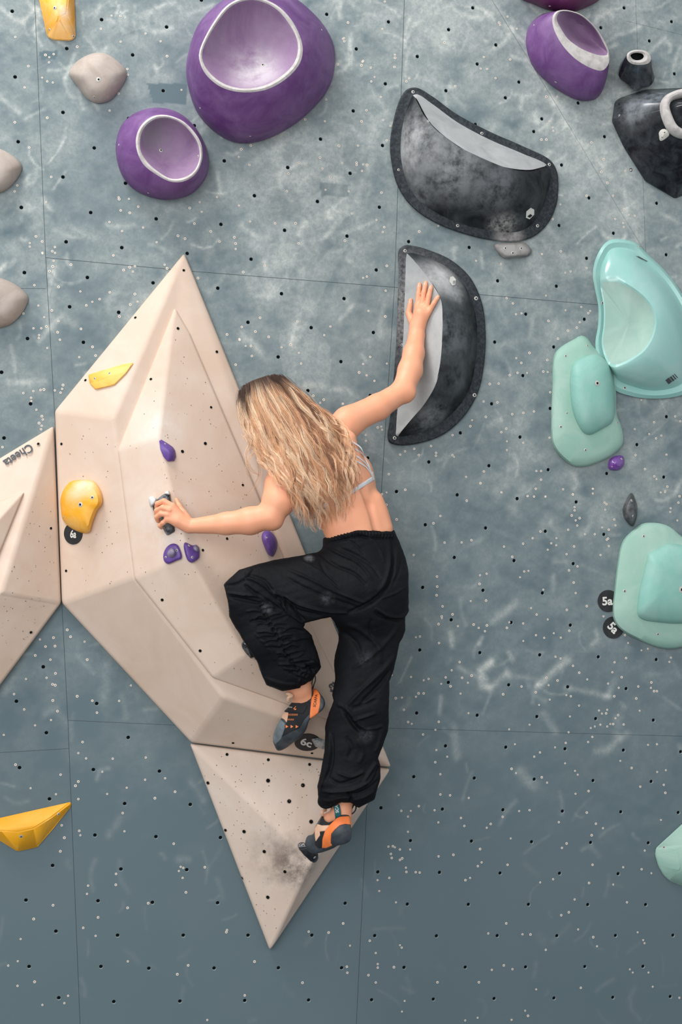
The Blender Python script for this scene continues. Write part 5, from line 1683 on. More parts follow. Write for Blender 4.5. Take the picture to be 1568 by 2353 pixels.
# ------------------------------------------------------------------ trousers
C2 = lambda l: cv(l, 480, 1180, 3.136)
C3 = lambda l: cv(l, 580, 1500, 3.92)
sil = (C2([(800, 168), (865, 178), (960, 150), (1060, 122), (1130, 116), (1250, 130), (1335, 120), (1362, 165), (1395, 235), (1425, 330), (1440, 440), (1441, 560), (1440, 660), (1443, 700), (1414, 740), (1412, 840), (1395, 890), (1365, 935), (1345, 1050), (1320, 1160), (1298, 1210), (1296, 1380)])
       + C3([(1228, 620), (1222, 700), (1180, 830), (1130, 950), (1150, 1020), (1152, 1130), (1100, 1320), (960, 1395), (885, 1350), (800, 1345), (720, 1388), (650, 1407), (570, 1370), (597, 1300), (590, 1200), (620, 1050), (650, 880), (660, 660), (700, 520), (735, 430), (722, 380), (745, 250), (745, 130), (742, 100), (750, 0)])
       + C2([(905, 1050), (940, 915), (938, 860), (905, 780), (880, 744), (690, 787), (690, 805), (675, 822), (740, 880), (780, 1000), (812, 1108), (770, 1160), (735, 1205), (715, 1210), (690, 1228), (660, 1238), (655, 1255), (530, 1276), (420, 1235), (380, 1150), (350, 1060), (240, 900), (150, 745), (145, 690), (122, 565), (104, 512), (140, 480), (220, 405), (330, 372), (480, 333), (560, 322), (690, 300), (780, 275), (765, 215), (775, 185)]))
psil = prism(sil)
fat = Shape()
fat.ecap(P(845, 1330, .315), P(828, 1240, .318), LATW, .175, .150, .135, .112, k=.02)
XL, ZL = np.array([1.0, 0, 0]), np.array([0, 0, 1.0])
DL = np.array([.8, 0, .6])
fat.ecap(P(825, 1350, .345), P(700, 1362, .36), ZL, .140, .135, .125, .110, k=.04)
fat.ecap(P(700, 1362, .36), P(572, 1356, .365), ZL, .135, .105, .110, .085, k=.04)
fat.cap(P(870, 1360, .33), P(850, 1400, .34), .118, .112, k=.05)
fat.ecap(P(862, 1420, .30), P(834, 1620, .325), XL, .135, .125, .112, .092, k=.03)
fat.ecap(P(834, 1620, .325), P(803, 1800, .31), XL, .125, .130, .094, .090, k=.03)
fat.ecap(P(803, 1800, .31), P(795, 1845, .295), XL, .125, .105, .088, .055, k=.03)
fat.ecap(P(570, 1365, .365), P(625, 1450, .352), DL, .105, .125, .090, .094, k=.025)
fat.ecap(P(625, 1450, .352), P(668, 1530, .322), DL, .125, .122, .094, .088, k=.03)
fat.ecap(P(668, 1530, .322), P(684, 1572, .296), DL, .115, .080, .080, .048, k=.03)


def f_tr(p): return smax(fat(p), psil(p), .007)


lo, hi = fat.bounds()
TV, TQ = surface(f_tr, lo, hi, 0.0031, smooth=1)
folds = []


def fo(conv, pts, w, amp): folds.append((conv(pts), w, amp))


g = -1
# seat and thigh of the lifted leg
fo(C2, [(1320, 170), (1335, 300), (1318, 440), (1262, 560), (1160, 650), (1000, 720)], 5.5, -.013)
fo(C2, [(1290, 190), (1305, 330), (1290, 450), (1230, 570)], 7, .006)
fo(C2, [(830, 230), (960, 300), (1080, 360), (1180, 480)], 4.5, .006)
fo(C2, [(800, 290), (930, 380), (1050, 430), (1140, 520)], 4.5, -.006)
fo(C2, [(940, 250), (1060, 300), (1180, 380), (1240, 470)], 4.5, -.005)
fo(C2, [(560, 400), (720, 470), (900, 560), (1140, 650)], 4, .006)
fo(C2, [(520, 440), (700, 540), (900, 620), (1100, 690)], 5, -.005)
fo(C2, [(470, 560), (640, 650), (820, 700), (1000, 718)], 3.5, .008)
fo(C2, [(480, 600), (650, 700), (820, 740)], 5, -.006)
fo(C2, [(640, 330), (800, 420), (960, 560), (1080, 640)], 4, .0035)
fo(C2, [(800, 330), (840, 420), (940, 520)], 4, -.004)
fo(C2, [(1240, 610), (1330, 580), (1420, 530)], 3.5, .004)
fo(C2, [(1200, 680), (1300, 740), (1400, 740), (1440, 690)], 3.2, .008)
fo(C2, [(1190, 710), (1300, 765), (1410, 765)], 5, -.008)
fo(C2, [(1060, 140), (1160, 170), (1230, 260), (1270, 350)], 3.5, .004)
fo(C2, [(1370, 190), (1350, 330), (1340, 470)], 4, .004)
fo(C2, [(1400, 260), (1380, 400), (1330, 520)], 4, -.004)
fo(C2, [(960, 180), (1040, 210), (1130, 300)], 3.5, -.003)
# waistband gathers
for i in range(46):
    x = 850 + i * 11.5
    y = 176 - 50 * math.sin((x - 800) / 560 * math.pi * .8) + (20 if x > 1250 else 0)
    fo(C2, [(x, y - 4), (x + 3, y + 26 + (i * 7) % 12)], 1.5, .0035 * (1 if i % 2 else -1))
fo(C2, [(860, 215), (960, 190), (1080, 165), (1200, 180), (1340, 178), (1372, 190)], 2.6, -.006)
fo(C2, [(860, 190), (960, 165), (1080, 138), (1200, 150), (1340, 140)], 3, .003)
# knee
fo(C2, [(104, 520), (200, 505), (260, 470), (330, 400)], 3.5, -.006)
fo(C2, [(130, 570), (250, 590), (370, 600), (430, 645)], 3.2, .008)
fo(C2, [(140, 600), (260, 625), (380, 650)], 4, -.007)
fo(C2, [(245, 465), (320, 480), (420, 545), (490, 610)], 3.2, .007)
fo(C2, [(255, 510), (330, 570), (440, 640), (520, 700)], 4, -.007)
fo(C2, [(260, 430), (400, 480), (470, 580)], 4.5, -.006)
fo(C2, [(430, 560), (530, 600), (560, 690), (680, 790)], 3.4, .010)
fo(C2, [(480, 560), (580, 640), (640, 730), (700, 780)], 4.5, -.010)
fo(C2, [(500, 620), (560, 700), (600, 720)], 3, .006)
# ruched calf seam
path = spline_open(C2([(375, 640), (400, 710), (440, 790), (490, 880), (540, 970), (590, 1060), (660, 1140), (710, 1170)]), 34)
for i, (x, y) in enumerate(path):
    q = path[min(i + 1, 33)] - path[max(i - 1, 0)]
    q = q / np.linalg.norm(q)
    nx_, ny_ = -q[1], q[0]
    s = 1 if i % 2 else -1
    folds.append(([(x - nx_ * 6, y - ny_ * 6), (x + nx_ * 6, y + ny_ * 6)], 1.7, .0042 * s))
folds.append(([tuple(p) for p in path], 3.6, -.005))
rr = np.random.default_rng(5)
for i in range(5, 33, 2):
    x, y = path[i]
    L = rr.uniform(25, 48)
    folds.append(([(x - 3, y), (x - L * .55, y - 3 + rr.normal() * 2), (x - L, y - 1 + rr.normal() * 5)], rr.uniform(2.4, 4), rr.choice([-1, 1]) * rr.uniform(.003, .0065)))
    L = rr.uniform(22, 46)
    folds.append(([(x + 3, y - 2), (x + L * .5, y - 7 + rr.normal() * 2), (x + L, y - 8 + rr.normal() * 5)], rr.uniform(2.4, 4), rr.choice([-1, 1]) * rr.uniform(.003, .0065)))
fo(C2, [(560, 1080), (700, 1050), (790, 1090)], 4, .006)
fo(C2, [(540, 1100), (640, 1110), (780, 1130)], 3, -.005)
fo(C2, [(690, 1100), (740, 1110), (760, 1150)], 7, -.016)
fo(C2, [(400, 1180), (520, 1220), (650, 1230)], 3.5, .005)
fo(C2, [(600, 1150), (650, 1180), (700, 1200)], 3, -.006)
fo(C2, [(500, 960), (640, 900), (740, 890)], 4, .006)
fo(C2, [(520, 880), (600, 840), (690, 850)], 4, -.006)
fo(C2, [(330, 860), (430, 960), (480, 1060)], 5, .004)
fo(C2, [(700, 1210), (660, 1190), (640, 1240)], 2.4, .005)
# standing leg
fo(C3, [(1285, 20), (1200, 130), (1080, 250), (930, 400), (860, 480)], 6, .007)
fo(C3, [(1290, 110), (1180, 260), (1070, 370), (960, 480)], 6, -.008)
fo(C3, [(800, 480), (860, 580), (920, 660), (990, 720)], 5, -.010)
fo(C3, [(830, 470), (900, 560), (970, 650), (1030, 690)], 5, .007)
fo(C3, [(890, 610), (980, 590), (1120, 540)], 4, .006)
fo(C3, [(760, 450), (820, 500), (850, 560)], 5, .006)
fo(C3, [(900, 500), (1010, 470), (1130, 420)], 5, -.006)
fo(C3, [(1000, 690), (1100, 680), (1180, 650)], 4, .005)
fo(C3, [(690, 700), (700, 850), (690, 1000), (640, 1150), (610, 1250)], 3, .006)
fo(C3, [(715, 720), (725, 880), (710, 1020), (660, 1160)], 4, -.005)
fo(C3, [(610, 1240), (740, 1250), (880, 1240), (1020, 1180), (1120, 1080)], 4.5, .008)
fo(C3, [(680, 1290), (800, 1270), (920, 1280), (1060, 1220), (1140, 1140)], 4.5, -.008)
fo(C3, [(600, 1310), (700, 1330), (800, 1300), (890, 1300)], 3.5, .006)
fo(C3, [(850, 1250), (890, 1300), (880, 1350)], 4, -.008)
fo(C3, [(680, 1120), (780, 1180), (900, 1150), (990, 1100)], 5, -.005)
fo(C3, [(760, 1080), (900, 1120), (1010, 1070)], 4.5, .005)
fo(C3, [(1000, 1170), (1080, 1040), (1120, 980)], 4.5, .007)
fo(C3, [(1040, 1210), (1120, 1090), (1140, 1020)], 3.5, -.007)
fo(C3, [(900, 1330), (1020, 1290), (1100, 1240)], 3.5, .006)
fo(C3, [(560, 1370), (640, 1395), (720, 1380)], 2.4, .004)
fo(C3, [(950, 780), (1000, 900), (960, 1000)], 6, .004)
fo(C3, [(840, 760), (900, 860), (860, 960)], 7, -.004)
fo(C3, [(1180, 660), (1150, 780), (1110, 900)], 5, .005)
fo(C2, [(960, 780), (1100, 840), (1220, 960), (1240, 1080)], 7, .005)
fo(C2, [(940, 840), (1060, 930), (1110, 1060)], 7, -.005)
fo(C2, [(1380, 780), (1300, 900), (1180, 1020), (1040, 1120)], 6, .005)
fo(C2, [(1180, 760), (1160, 820), (1180, 900)], 5, -.005)
TV = relief(TV, TQ, folds)
TN = vnormals(TV, TQ)
TV = TV + TN * (noise3(TV, 14, 400) * .006 + noise3(TV, 34, 500) * .0025)[:, None]
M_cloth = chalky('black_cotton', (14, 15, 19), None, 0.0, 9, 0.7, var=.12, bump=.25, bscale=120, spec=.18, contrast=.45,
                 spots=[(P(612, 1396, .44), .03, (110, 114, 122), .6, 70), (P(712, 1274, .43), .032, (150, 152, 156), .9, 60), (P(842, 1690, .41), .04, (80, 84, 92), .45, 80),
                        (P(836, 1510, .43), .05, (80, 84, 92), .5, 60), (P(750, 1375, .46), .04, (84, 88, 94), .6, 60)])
o_tr = np_mesh('trousers', TV, TQ, M_cloth, climber)
tr_bvh = bvh_of(o_tr)


def tube(name, pts, rad, mat, parent, flat=1.0, seg=8, n=40, closed=False, normal=None):
    """swept strap or cord; flat<1 squashes it towards the surface"""
    p = spline_open(pts, n)
    V, F = [], []
    T = np.gradient(p, axis=0)
    T /= np.linalg.norm(T, axis=1)[:, None] + 1e-12
    for i in range(n):
        nn = np.array([0, -1.0, 0]) if normal is None else np.asarray(normal[i] if len(np.shape(normal)) > 1 else normal, float)
        nn = nn - T[i] * (nn @ T[i])
        nn /= np.linalg.norm(nn) + 1e-12
        s = np.cross(T[i], nn)
        for j in range(seg):
            a = 2 * math.pi * j / seg
            V.append(p[i] + s * rad * math.cos(a) + nn * rad * flat * math.sin(a))
    for i in range(n - 1):
        for j in range(seg):
            F.append((i * seg + j, i * seg + (j + 1) % seg, (i + 1) * seg + (j + 1) % seg, (i + 1) * seg + j))
    F.append(tuple(range(seg))[::-1])
    F.append(tuple(range((n - 1) * seg, n * seg)))
    o = mesh_obj(name, V, F, mat, parent)
    fix_normals(o)
    return o


def on_skin(path, bvh, lift, n=40):
    """points along a px path laid on a surface; ends off the body keep the last depth"""
    q = spline_open(path, n)
    out, nr = [], []
    last = None
    for (x, y) in q:
        loc, nor = hit(bvh, x, y)
        if loc is None:
            if last is None: continue
            loc, nor = Vector(P(x, y, last[0]).tolist()), last[1]
        last = (-loc.y, nor)
        out.append(np.array(loc + nor * lift))
        nr.append(np.array(nor))
    return np.array(out), np.array(nr)


M_band = chalky('white_elastic', (206, 206, 208), (226, 226, 228), .3, 60, .7, bump=.1, bscale=500)
B1 = lambda l: cv(l, 500, 840, 3.136)


def strap(name, pts, w, n=36, flat=.22, lift=.0012, parent=None):
    p, nr = on_skin(B1(pts), skin_bvh, lift, n)
    # smooth depth
    for _ in range(3):
        p[1:-1] = (p[:-2] + 2 * p[1:-1] + p[2:]) / 4
    return tube(name, p, w, M_band, parent, flat=flat, n=n, normal=nr[np.linspace(0, len(nr) - 1, n).astype(int)])


top_root = strap('sports_top', [(1124, 812), (1000, 888), (900, 955), (800, 1015), (700, 1080), (660, 1115)], .0088, n=50)
strap('band', [(900, 940), (800, 1000), (700, 1062), (640, 1100)], .0165, n=40, flat=.12, parent=top_root)
put(top_root, climber)
for pts in ([(900, 520), (960, 548), (1030, 590), (1060, 660), (1090, 730), (1116, 800)], [(900, 560), (970, 590), (1040, 640), (1085, 710), (1118, 800)],
            [(900, 610), (985, 645), (1050, 690), (1095, 745), (1120, 805)], [(900, 650), (990, 685), (1060, 725), (1100, 770), (1122, 815)]):
    strap('strap', pts, .0036, n=30, flat=.4, lift=.0016, parent=top_root)
strap('strap', [(1112, 770), (1122, 800), (1124, 826)], .008, n=12, flat=.3, lift=.001, parent=top_root)

# ------------------------------------------------------------------ climbing shoes
M_rub = chalky('shoe_rubber', (46, 52, 57), (96, 104, 112), .12, 22, .5, contrast=.4)
M_rub2 = chalky('shoe_toe_patch', (96, 108, 114), (130, 142, 148), .3, 30, .6)
M_fab = chalky('shoe_fabric', (26, 27, 31), None, 0, 40, .8, bump=.2, bscale=700)
M_org = chalky('shoe_orange', (240, 124, 58), (246, 150, 92), .2, 30, .55)
M_tan = chalky('shoe_suede', (214, 170, 140), (226, 190, 164), .3, 60, .85)
M_teal = chalky('shoe_teal', (20, 96, 104), (60, 130, 136), .15, 80, .7)
M_cord = plain('black_cord', (18, 18, 20), .6)
CL = lambda l: cv(l, 600, 1540, 8.71)
CR = lambda l: cv(l, 660, 1820, 7.84)


def shoe(label, shape, outline, parts, vox=.0019):
    pr = prism(outline, 120)

    def f(p): return smax(shape(p), pr(p), .007)
    lo, hi = shape.bounds(.012)
    V, Q = surface(f, lo, hi, vox, smooth=1)
    root = np_mesh('climbing_shoe', V, Q, M_rub, climber)
    root['label'] = label
    obs = {}
    for name, poly, off, mat, lab in parts:
        pp = prism(poly)

        def g_(p, off=off, pp=pp): return smax(f(p) - off, pp(p), .0018)
        # only the shell on the visible side
        pts = np.array([P(x, y, .26) for x, y in poly])
        l2, h2 = pts.min(0) - .02, pts.max(0) + .02
        l2[1], h2[1] = lo[1], hi[1]
        V2, Q2 = surface(g_, l2, h2, vox * .8, smooth=1)
        if len(Q2):
            o = np_mesh(name, V2, Q2, mat, root)
            if lab: o['label'] = lab
            obs[name] = o
    return root, obs


sl = Shape()
sl.cap(P(738, 1622, .262), P(708, 1640, .262), R(44, .26), R(40, .26), k=.02)
sl.cap(P(708, 1640, .262), P(675, 1672, .235), R(40, .26), R(37, .23), k=.02)
sl.cap(P(675, 1672, .235), P(648, 1705, .185), R(37, .23), R(26, .19), k=.02)
shoeL, pl_ = shoe('slate and orange climbing shoe on the raised left foot', sl,
                  CL([(240, 1400), (250, 1250), (330, 1080), (410, 950), (422, 830), (430, 740), (462, 650), (520, 600), (700, 565), (850, 590), (950, 610), (1012, 540), (1035, 420), (1066, 372), (1125, 395), (1195, 480), (1268, 590), (1282, 680), (1235, 790), (1150, 862), (1010, 955), (965, 1010), (900, 1200), (800, 1330), (650, 1450), (500, 1560), (400, 1608), (328, 1608), (270, 1510)]),
                  [('heel_band', CL([(975, 965), (985, 800), (1000, 650), (1030, 420), (1060, 360), (1130, 390), (1190, 500), (1182, 700), (1150, 855), (1020, 960)]), .0016, M_org, 'orange heel band with the maker name'),
                   ('upper', CL([(500, 1060), (480, 960), (440, 800), (470, 640), (520, 595), (700, 556), (960, 612), (1000, 640), (975, 880), (870, 990), (795, 1130), (780, 1165), (600, 1240), (415, 1340), (465, 1200)]), .0010, M_fab, 'black fabric upper'),
                   ('toe_patch', CL([(238, 1400), (245, 1250), (330, 1075), (400, 985), (478, 1060), (478, 1170), (405, 1380), (292, 1485)]), .0014, M_rub2, 'lighter grey toe patch'),
                   ('suede_panel', CL([(408, 955), (440, 830), (552, 845), (540, 940), (517, 1055), (470, 990)]), .0020, M_tan, 'tan suede panel'),
                   ('velcro_strap', CL([(413, 795), (455, 648), (600, 640), (780, 655), (935, 705), (900, 780), (842, 872), (700, 852), (440, 822)]), .0042, M_fab, 'black closure strap')])
sr = Shape()
sr.cap(P(713, 1937, .212), P(735, 1935, .225), R(28, .21), R(32, .22), k=.02)
sr.cap(P(735, 1935, .225), P(768, 1912, .262), R(32, .22), R(42, .26), k=.02)
sr.cap(P(768, 1912, .262), P(785, 1905, .298), R(42, .26), R(40, .3), k=.02)
sr.cap(P(765, 1890, .27), P(785, 1890, .29), R(30, .27), R(32, .29), k=.02)
shoeR, pr_ = shoe('slate and orange climbing shoe on the standing right foot', sr,
                  CR([(330, 880), (375, 790), (460, 762), (490, 715), (500, 640), (560, 520), (625, 430), (650, 425), (660, 500), (740, 552), (850, 505), (885, 455), (980, 405), (1118, 420), (1142, 560), (1162, 700), (1152, 830), (1130, 885), (1050, 932), (905, 970), (850, 1005), (700, 1065), (560, 1103), (460, 1103), (385, 1060), (338, 990)]),
                  [('heel_band', CR([(628, 1010), (636, 850), (680, 705), (770, 588), (890, 470), (960, 442), (1130, 432), (1150, 590), (1050, 575), (950, 600), (860, 680), (800, 755), (790, 880), (815, 965), (700, 1012)]), .0016, M_org, 'orange heel band'),
                   ('upper', CR([(498, 900), (590, 715), (690, 700), (650, 800), (632, 1012), (560, 1015), (500, 950)]), .0009, M_fab, 'black fabric upper'),
                   ('collar', CR([(575, 575), (630, 425), (665, 490), (740, 548), (862, 505), (770, 600), (640, 606)]), .0012, M_fab, 'black padded collar'),
                   ('suede_panel', CR([(495, 660), (545, 575), (620, 600), (770, 595), (690, 702), (590, 715), (598, 780), (515, 900), (500, 800)]), .0018, M_tan, 'tan suede panel'),
                   ('heel_cup', CR([(795, 880), (800, 760), (870, 680), (960, 605), (1060, 578), (1145, 585), (1165, 700), (1155, 835), (1128, 888), (1000, 940), (880, 968), (800, 940), (752, 890), (790, 900)]), .0018, M_rub, 'grey rubber heel cup')])
# marks and stitching on the shoes
hb = bvh_of(pl_['heel_band'])
text_decal('lettering', 'SCARPA', 600 + 1093 / 8.71, 1540 + 612 / 8.71, -80, 8.6, hb, M_cord, pl_['heel_band'], .95, .0006, bold=.02)
ub = bvh_of(pl_['upper'])
poly_decal('stitching', [CL([(x, 1095), (x + 55, 1128), (x, 1160)]) for x in (496, 594, 696)], ub, M_org, pl_['upper'], .0007)
st = []
for i in range(9):
    x = 545 + i * 22
    st.append(CL([(x, 910), (x + 8, 910), (x + 16, 872), (x + 8, 872)]))
    if i < 6: st.append(CL([(x - 10, 1005), (x - 2, 1005), (x + 8, 972), (x, 972)]))
poly_decal('stitching', st, ub, M_org, pl_['upper'], .0007)
vb = bvh_of(pl_['velcro_strap'])
poly_decal('printed_mark', [CL([(485, 698), (625, 708), (625, 714), (485, 706)]), CL([(650, 770), (695, 722), (920, 755), (918, 766), (700, 734), (655, 782)]), CL([(668, 770), (705, 768), (706, 795), (670, 796)])], vb, M_org, pl_['velcro_strap'], .0006)
text_decal('lettering', 'instinct', 600 + 572 / 8.71, 1540 + 738 / 8.71, 5, 4.0, vb, M_white, pl_['velcro_strap'], 1.1, .0006, bold=.02)
# pull tabs and loops
tabp = [P(*q, h) for q, h in zip(CL([(560, 640), (545, 590), (560, 540), (620, 515), (560, 480), (500, 470)]), (.315, .325, .33, .325, .33, .32))]
tube('pull_tab', tabp, .006, M_tan, shoeL, flat=.3, n=24)
for dx in (0, 1):
    pts = [P(*q, h) for q, h in zip(CL([(1035, 380), (1020 + dx * 40, 290), (1030 + dx * 60, 200), (1065 + dx * 20, 110)]), (.29, .30, .30, .30))]
    tube('heel_loop', pts, .0022, M_cord, shoeL, flat=.5, n=20)
pts = [P(*q, h) for q, h in zip(CL([(960, 240), (1000, 330), (1030, 430), (1010, 560), (940, 625)]), (.30, .305, .305, .305, .31))]
tube('heel_loop', pts, .003, M_cord, shoeL, flat=.5, n=20)
tp = [P(*q, h) for q, h in zip(CR([(925, 470), (915, 400), (905, 320), (888, 232)]), (.325, .335, .335, .325))]
tt = tube('pull_tab', tp, .0115, M_teal, shoeR, flat=.14, n=16, seg=12)
tt['label'] = 'teal pull tab with white letters'
text_decal('lettering', 'SCA', 660 + 900 / 7.84, 1820 + 305 / 7.84, -97, 9.5, bvh_of(tt), M_white, tt, 1.0, .0008, bold=.02)
pts = [P(*q, h) for q, h in zip(CR([(1110, 400), (1180, 385), (1235, 320), (1245, 240)]), (.30, .31, .31, .30))]
tube('heel_loop', pts, .0028, M_cord, shoeR, flat=.6, n=20)
pts = [P(*q, h) for q, h in zip(CR([(1095, 430), (1120, 340), (1180, 270), (1200, 200)]), (.30, .31, .31, .29))]
tube('heel_loop', pts, .0035, M_cord, shoeR, flat=.6, n=20)
pts = [P(*q, h) for q, h in zip(CR([(640, 430), (632, 370), (660, 335), (710, 328)]), (.285, .29, .285, .27))]
tube('pull_tab', pts, .006, M_tan, shoeR, flat=.35, n=16)

# ------------------------------------------------------------------ hair
mass = Shape()
mass.ecap(HD(-.02, .016, 0), HD(.012, .01, 0), SD, .082, .079, .096, .092, k=.02)
VN = np.array([0, -1.0, 0])
AX = P(745, 1140, .4) - P(640, 960, .4)
LT = np.cross(AX, VN)
mass.ecap(P(632, 965, .39), P(690, 1035, .415), LT, .088, .125, .045, .040, k=.04)
mass.ecap(P(690, 1035, .415), P(735, 1110, .425), LT, .125, .100, .038, .030, k=.04)
mass.ecap(P(735, 1110, .425), P(748, 1165, .418), LT, .095, .06, .026, .018, k=.03)
mass.cap(P(595, 985, .37), P(600, 1050, .39), .04, .02, k=.03)
hair_out = [(622, 866), (652, 870), (684, 897), (714, 928), (750, 944), (777, 966), (795, 1003), (806, 1045), (806, 1090), (790, 1130), (770, 1160), (740, 1172), (712, 1165), (692, 1135), (668, 1100), (640, 1078),
            (610, 1062), (590, 1040), (580, 1010), (558, 1006), (540, 977), (533, 942), (543, 913), (562, 884), (592, 866)]
hp = prism(hair_out, 80)


def f_hair(p): return smax(mass(p), hp(p), .010)


lo, hi = mass.bounds()
HV, HQ = surface(f_hair, lo, hi, .005, smooth=3)
mt, nt, N, L, B = nt_new('hair')
at = N.new('ShaderNodeAttribute')
at.attribute_name = 'tint'
L.new(at.outputs['Color'], B.inputs['Base Color'])
B.inputs['Roughness'].default_value = .42
B.inputs['Specular IOR Level'].default_value = .35
B.inputs['Sheen Weight'].default_value = .1
M_hair = mt
M_mass = chalky('hair_under', (96, 70, 54), (122, 92, 70), .3, 20, .8, stretch=(3, 3, .6))  # dark brown paints in the shade seen between the locks
o_hair = None
mass_me_V, mass_me_Q = HV, HQ
hb_V = [Vector(v) for v in HV.tolist()]
hair_bvh = BVHTree.FromPolygons(hb_V + [v.co.copy() for v in o_body.data.vertices],
                                [tuple(q) for q in HQ.tolist()] + [tuple(i + len(hb_V) for i in p.vertices) for p in o_body.data.polygons])
G_ = [[(550, 914), (537, 930), (535, 955), (543, 985), (560, 1015), (572, 1045), (582, 1072)],
      [(551, 902), (545, 928), (551, 965), (570, 1010), (590, 1045), (600, 1066), (622, 1088)],
      [(563, 889), (562, 930), (580, 980), (600, 1030), (630, 1070), (662, 1110), (682, 1150)],
      [(578, 877), (584, 922), (610, 985), (638, 1045), (668, 1100), (690, 1150), (706, 1212)],
      [(592, 870), (606, 915), (640, 980), (672, 1045), (704, 1105), (722, 1155), (738, 1222)],
      [(607, 866), (630, 908), (668, 970), (704, 1035), (736, 1095), (754, 1145), (768, 1210)],
      [(624, 864), (654, 898), (692, 955), (732, 1015), (765, 1075), (782, 1125), (794, 1190)],
      [(642, 867), (674, 894), (712, 940), (756, 985), (788, 1040), (802, 1090), (814, 1160)],
      [(656, 872), (690, 900), (730, 936), (774, 972), (800, 1010), (814, 1048), (824, 1100)]]
G_ = np.array(G_, float)
NP = 30
rr = np.random.default_rng(12)
SVs, SCs = [], []
pal = np.array([lin(c) for c in ((246, 211, 176), (236, 190, 150), (222, 170, 130), (190, 138, 104), (146, 102, 78), (246, 214, 180), (230, 180, 138))])
dark = np.array(lin((84, 62, 52)))


def guide(s, n=NP):
    f = s * (len(G_) - 1)
    i = min(int(f), len(G_) - 2)
    f -= i
    g = G_[i] * (1 - f) + G_[i + 1] * f
    return spline_open(g, n)


tt_ = np.linspace(0, 1, NP)
nclump = 430
for c in range(nclump):
    s0 = rr.random()
    lng = rr.uniform(.78, 1.03) if s0 > .12 else rr.uniform(.7, 1.0)
    g0 = guide(s0, 80)
    ph, fq, am = rr.uniform(0, 6.28), rr.uniform(2.2, 4.4), rr.uniform(3.0, 8.5)
    ph2, am2 = rr.uniform(0, 6.28), rr.uniform(1.4, 3.8)
    base_c = pal[rr.choice(len(pal), p=[.2, .22, .18, .12, .07, .11, .10])]
    lift0 = rr.uniform(-.002, .026)
    wid = rr.uniform(2.6, 8)
    t0 = 0 if rr.random() < .72 else rr.uniform(.08, .5)
    drift = rr.normal() * 7
    rk = rr.uniform(-.02, .09) + (.04 if s0 < .3 else 0)
    ns = rr.integers(14, 24)
    u = t0 + tt_ * (lng - t0)
    gx, gy = np.interp(u, np.linspace(0, 1, 80), g0[:, 0]), np.interp(u, np.linspace(0, 1, 80), g0[:, 1])
    tx, ty = np.gradient(gx), np.gradient(gy)
    ln = np.hypot(tx, ty)
    nx_, ny_ = -ty / ln, tx / ln
    grow = np.clip((u - .03) * 1.8, 0.05, 1)
    wave = am * grow * np.sin(ph + u * fq * 6.28) + am2 * grow * np.sin(ph2 + u * fq * 13.5) + drift * u * u
    cx, cy = gx + nx_ * wave, gy + ny_ * wave
    # depth along the lock
    hs = np.full(NP, np.nan)
    for i in range(0, NP, 2):
        loc, nor = hit(hair_bvh, cx[i], cy[i])
        if loc is not None and -loc.y > .18: hs[i] = -loc.y
    ok = ~np.isnan(hs)
    if ok.sum() < 4: continue
    hs = np.interp(np.arange(NP), np.where(ok)[0], hs[ok])
    for _ in range(5): hs[1:-1] = np.maximum(hs[1:-1], (hs[:-2] + 2 * hs[1:-1] + hs[2:]) / 4)
    for _ in range(3): hs[1:-1] = (hs[:-2] + 2 * hs[1:-1] + hs[2:]) / 4
    hs = hs + .002 + lift0 * np.clip(u * 3, 0.1, 1) + .004 * np.sin(ph2 + u * 20) * grow
    for k in range(ns):
        o1, o2 = rr.normal() * .5, rr.normal() * .5
        sp = wid * (1 - .45 * tt_ ** 1.5) * o1 + rr.normal() * 1.2 * tt_ ** 2 + .8 * np.sin(rr.uniform(0, 6.28) + u * rr.uniform(15, 40)) * grow
        x, y = cx + nx_ * sp, cy + ny_ * sp
        h = hs + o2 * .0035 * (1 - .3 * tt_) - (o1 * .7) ** 2 * .004
        cut = rr.uniform(.86, 1.0)
        pts = np.array([P(x[i], y[i], h[i]) for i in range(NP)])
        if cut < 1:
            q = np.linspace(0, cut, NP)
            pts = np.column_stack([np.interp(q, tt_, pts[:, a]) for a in range(3)])
        rad = (.00075 * rr.uniform(.5, 1.15)) * (1 - .75 * tt_ ** 3)
        T = np.gradient(pts, axis=0)
        T /= np.linalg.norm(T, axis=1)[:, None]
        n1 = np.cross(T, VN)
        n1 /= np.linalg.norm(n1, axis=1)[:, None] + 1e-9
        n2 = np.cross(T, n1)
        ring = [pts + (n1 * math.cos(a) + n2 * math.sin(a)) * rad[:, None] for a in (0, 2.094, 4.189)]
        if not np.isfinite(ring).all(): continue
        SVs.append(np.stack(ring, 1))
        rootf = np.clip((u - rk - .03 * rr.random()) * 7, 0, 1)[:, None]
        col = base_c * rr.uniform(.82, 1.15)
        streak = np.clip(u * 1.1, 0, 1)[:, None]
        cc_ = dark * (1 - rootf) + (col * (.90 + .28 * streak)) * rootf
        SCs.append(np.repeat(cc_[:, None, :], 3, 1))
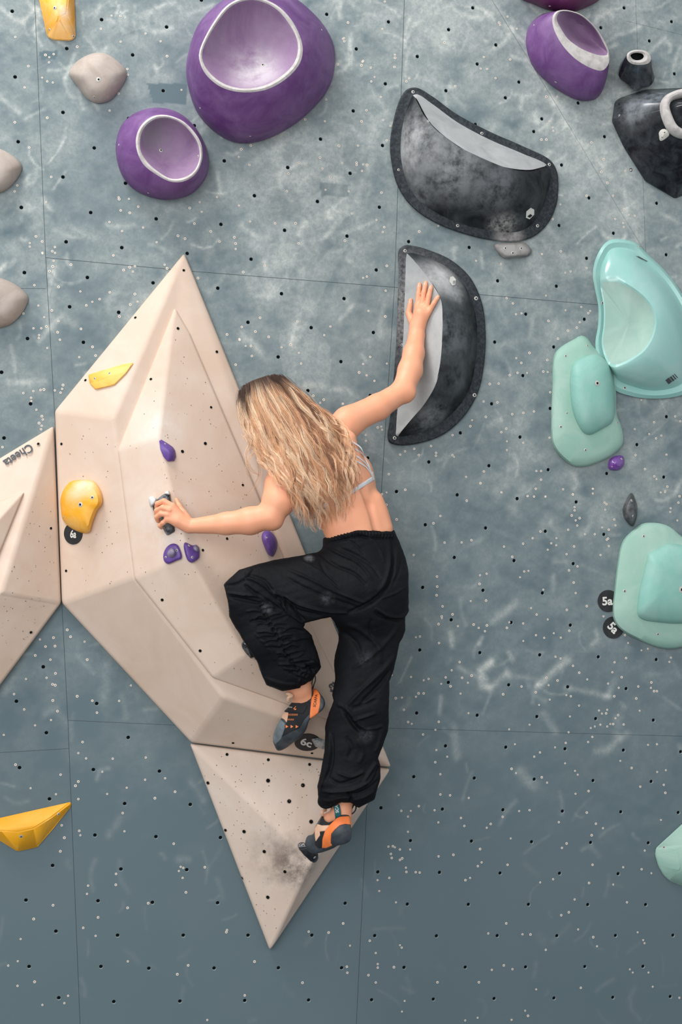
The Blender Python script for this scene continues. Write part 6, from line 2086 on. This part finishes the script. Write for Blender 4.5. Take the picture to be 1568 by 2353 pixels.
# loose curls beside the cheek and over the back
loose = []
for (pth, nst) in (([(575, 1015), (566, 1050), (572, 1070), (582, 1085), (600, 1092)], 9), ([(585, 1040), (572, 1055), (568, 1080), (574, 1098)], 7), ([(592, 1050), (596, 1090), (590, 1115), (570, 1135)], 5),
                   ([(600, 1050), (620, 1070), (640, 1085), (655, 1082)], 12), ([(740, 1190), (755, 1180), (762, 1205)], 4), ([(812, 1090), (822, 1110), (826, 1122)], 5), ([(770, 1150), (790, 1175), (792, 1200)], 6),
                   ([(700, 1170), (712, 1200), (728, 1222)], 8), ([(725, 1180), (745, 1200), (750, 1222)], 5), ([(690, 1150), (694, 1180), (690, 1205)], 8), ([(800, 1100), (800, 1140), (815, 1165)], 5), ([(560, 1000), (572, 1020), (576, 1045)], 14)):
    for k in range(nst):
        q = spline_open(np.array(pth, float) + rr.normal(size=(len(pth), 2)) * 2.6, NP)
        hh_ = rr.uniform(.40, .44)
        hs = np.array([hh_ + .01 * math.sin(4 * t) for t in tt_])
        for i in range(NP):
            loc, nor = hit(skin_bvh, q[i, 0], q[i, 1])
            if loc is not None: hs[i] = max(-loc.y + .004, hs[i] - .03)
        for _ in range(3): hs[1:-1] = (hs[:-2] + 2 * hs[1:-1] + hs[2:]) / 4
        pts = np.array([P(q[i, 0], q[i, 1], hs[i]) for i in range(NP)])
        T = np.gradient(pts, axis=0)
        T /= np.linalg.norm(T, axis=1)[:, None] + 1e-9
        n1 = np.cross(T, VN)
        n1 /= np.linalg.norm(n1, axis=1)[:, None] + 1e-9
        n2 = np.cross(T, n1)
        rad = .0007 * (1 - .7 * tt_ ** 2)
        SVs.append(np.stack([pts + (n1 * math.cos(a) + n2 * math.sin(a)) * rad[:, None] for a in (0, 2.094, 4.189)], 1))
        SCs.append(np.tile(pal[rr.integers(0, 4)] * .95, (NP, 3, 1)))
SV = np.array(SVs)
ns_ = len(SV)
base_i = (np.arange(ns_) * NP * 3)[:, None, None]
ii = (np.arange(NP - 1) * 3)[None, :, None]
jj = np.arange(3)[None, None, :]
a = base_i + ii + jj
b = base_i + ii + (jj + 1) % 3
SQ = np.stack([a, b, b + 3, a + 3], -1).reshape(-1, 4)
mv = np.array(HV)
allV = np.vstack([SV.reshape(-1, 3), mv])
allQ = np.vstack([SQ, HQ + len(SV) * NP * 3])
o_hair = np_mesh('hair', allV, allQ, [M_hair, M_mass], climber)
fmh = np.zeros(len(o_hair.data.polygons), np.int32)
fmh[len(SQ):] = 1
o_hair.data.polygons.foreach_set('material_index', fmh)
ca = o_hair.data.attributes.new('tint', 'FLOAT_COLOR', 'POINT')
cols = np.vstack([np.array(SCs).reshape(-1, 3), np.tile(np.array(lin((100, 72, 54))), (len(mv), 1))])
ca.data.foreach_set('color', np.column_stack([cols, np.ones(len(cols))]).astype(np.float32).ravel())
o_hair['label'] = 'long wavy blonde hair with dark roots'
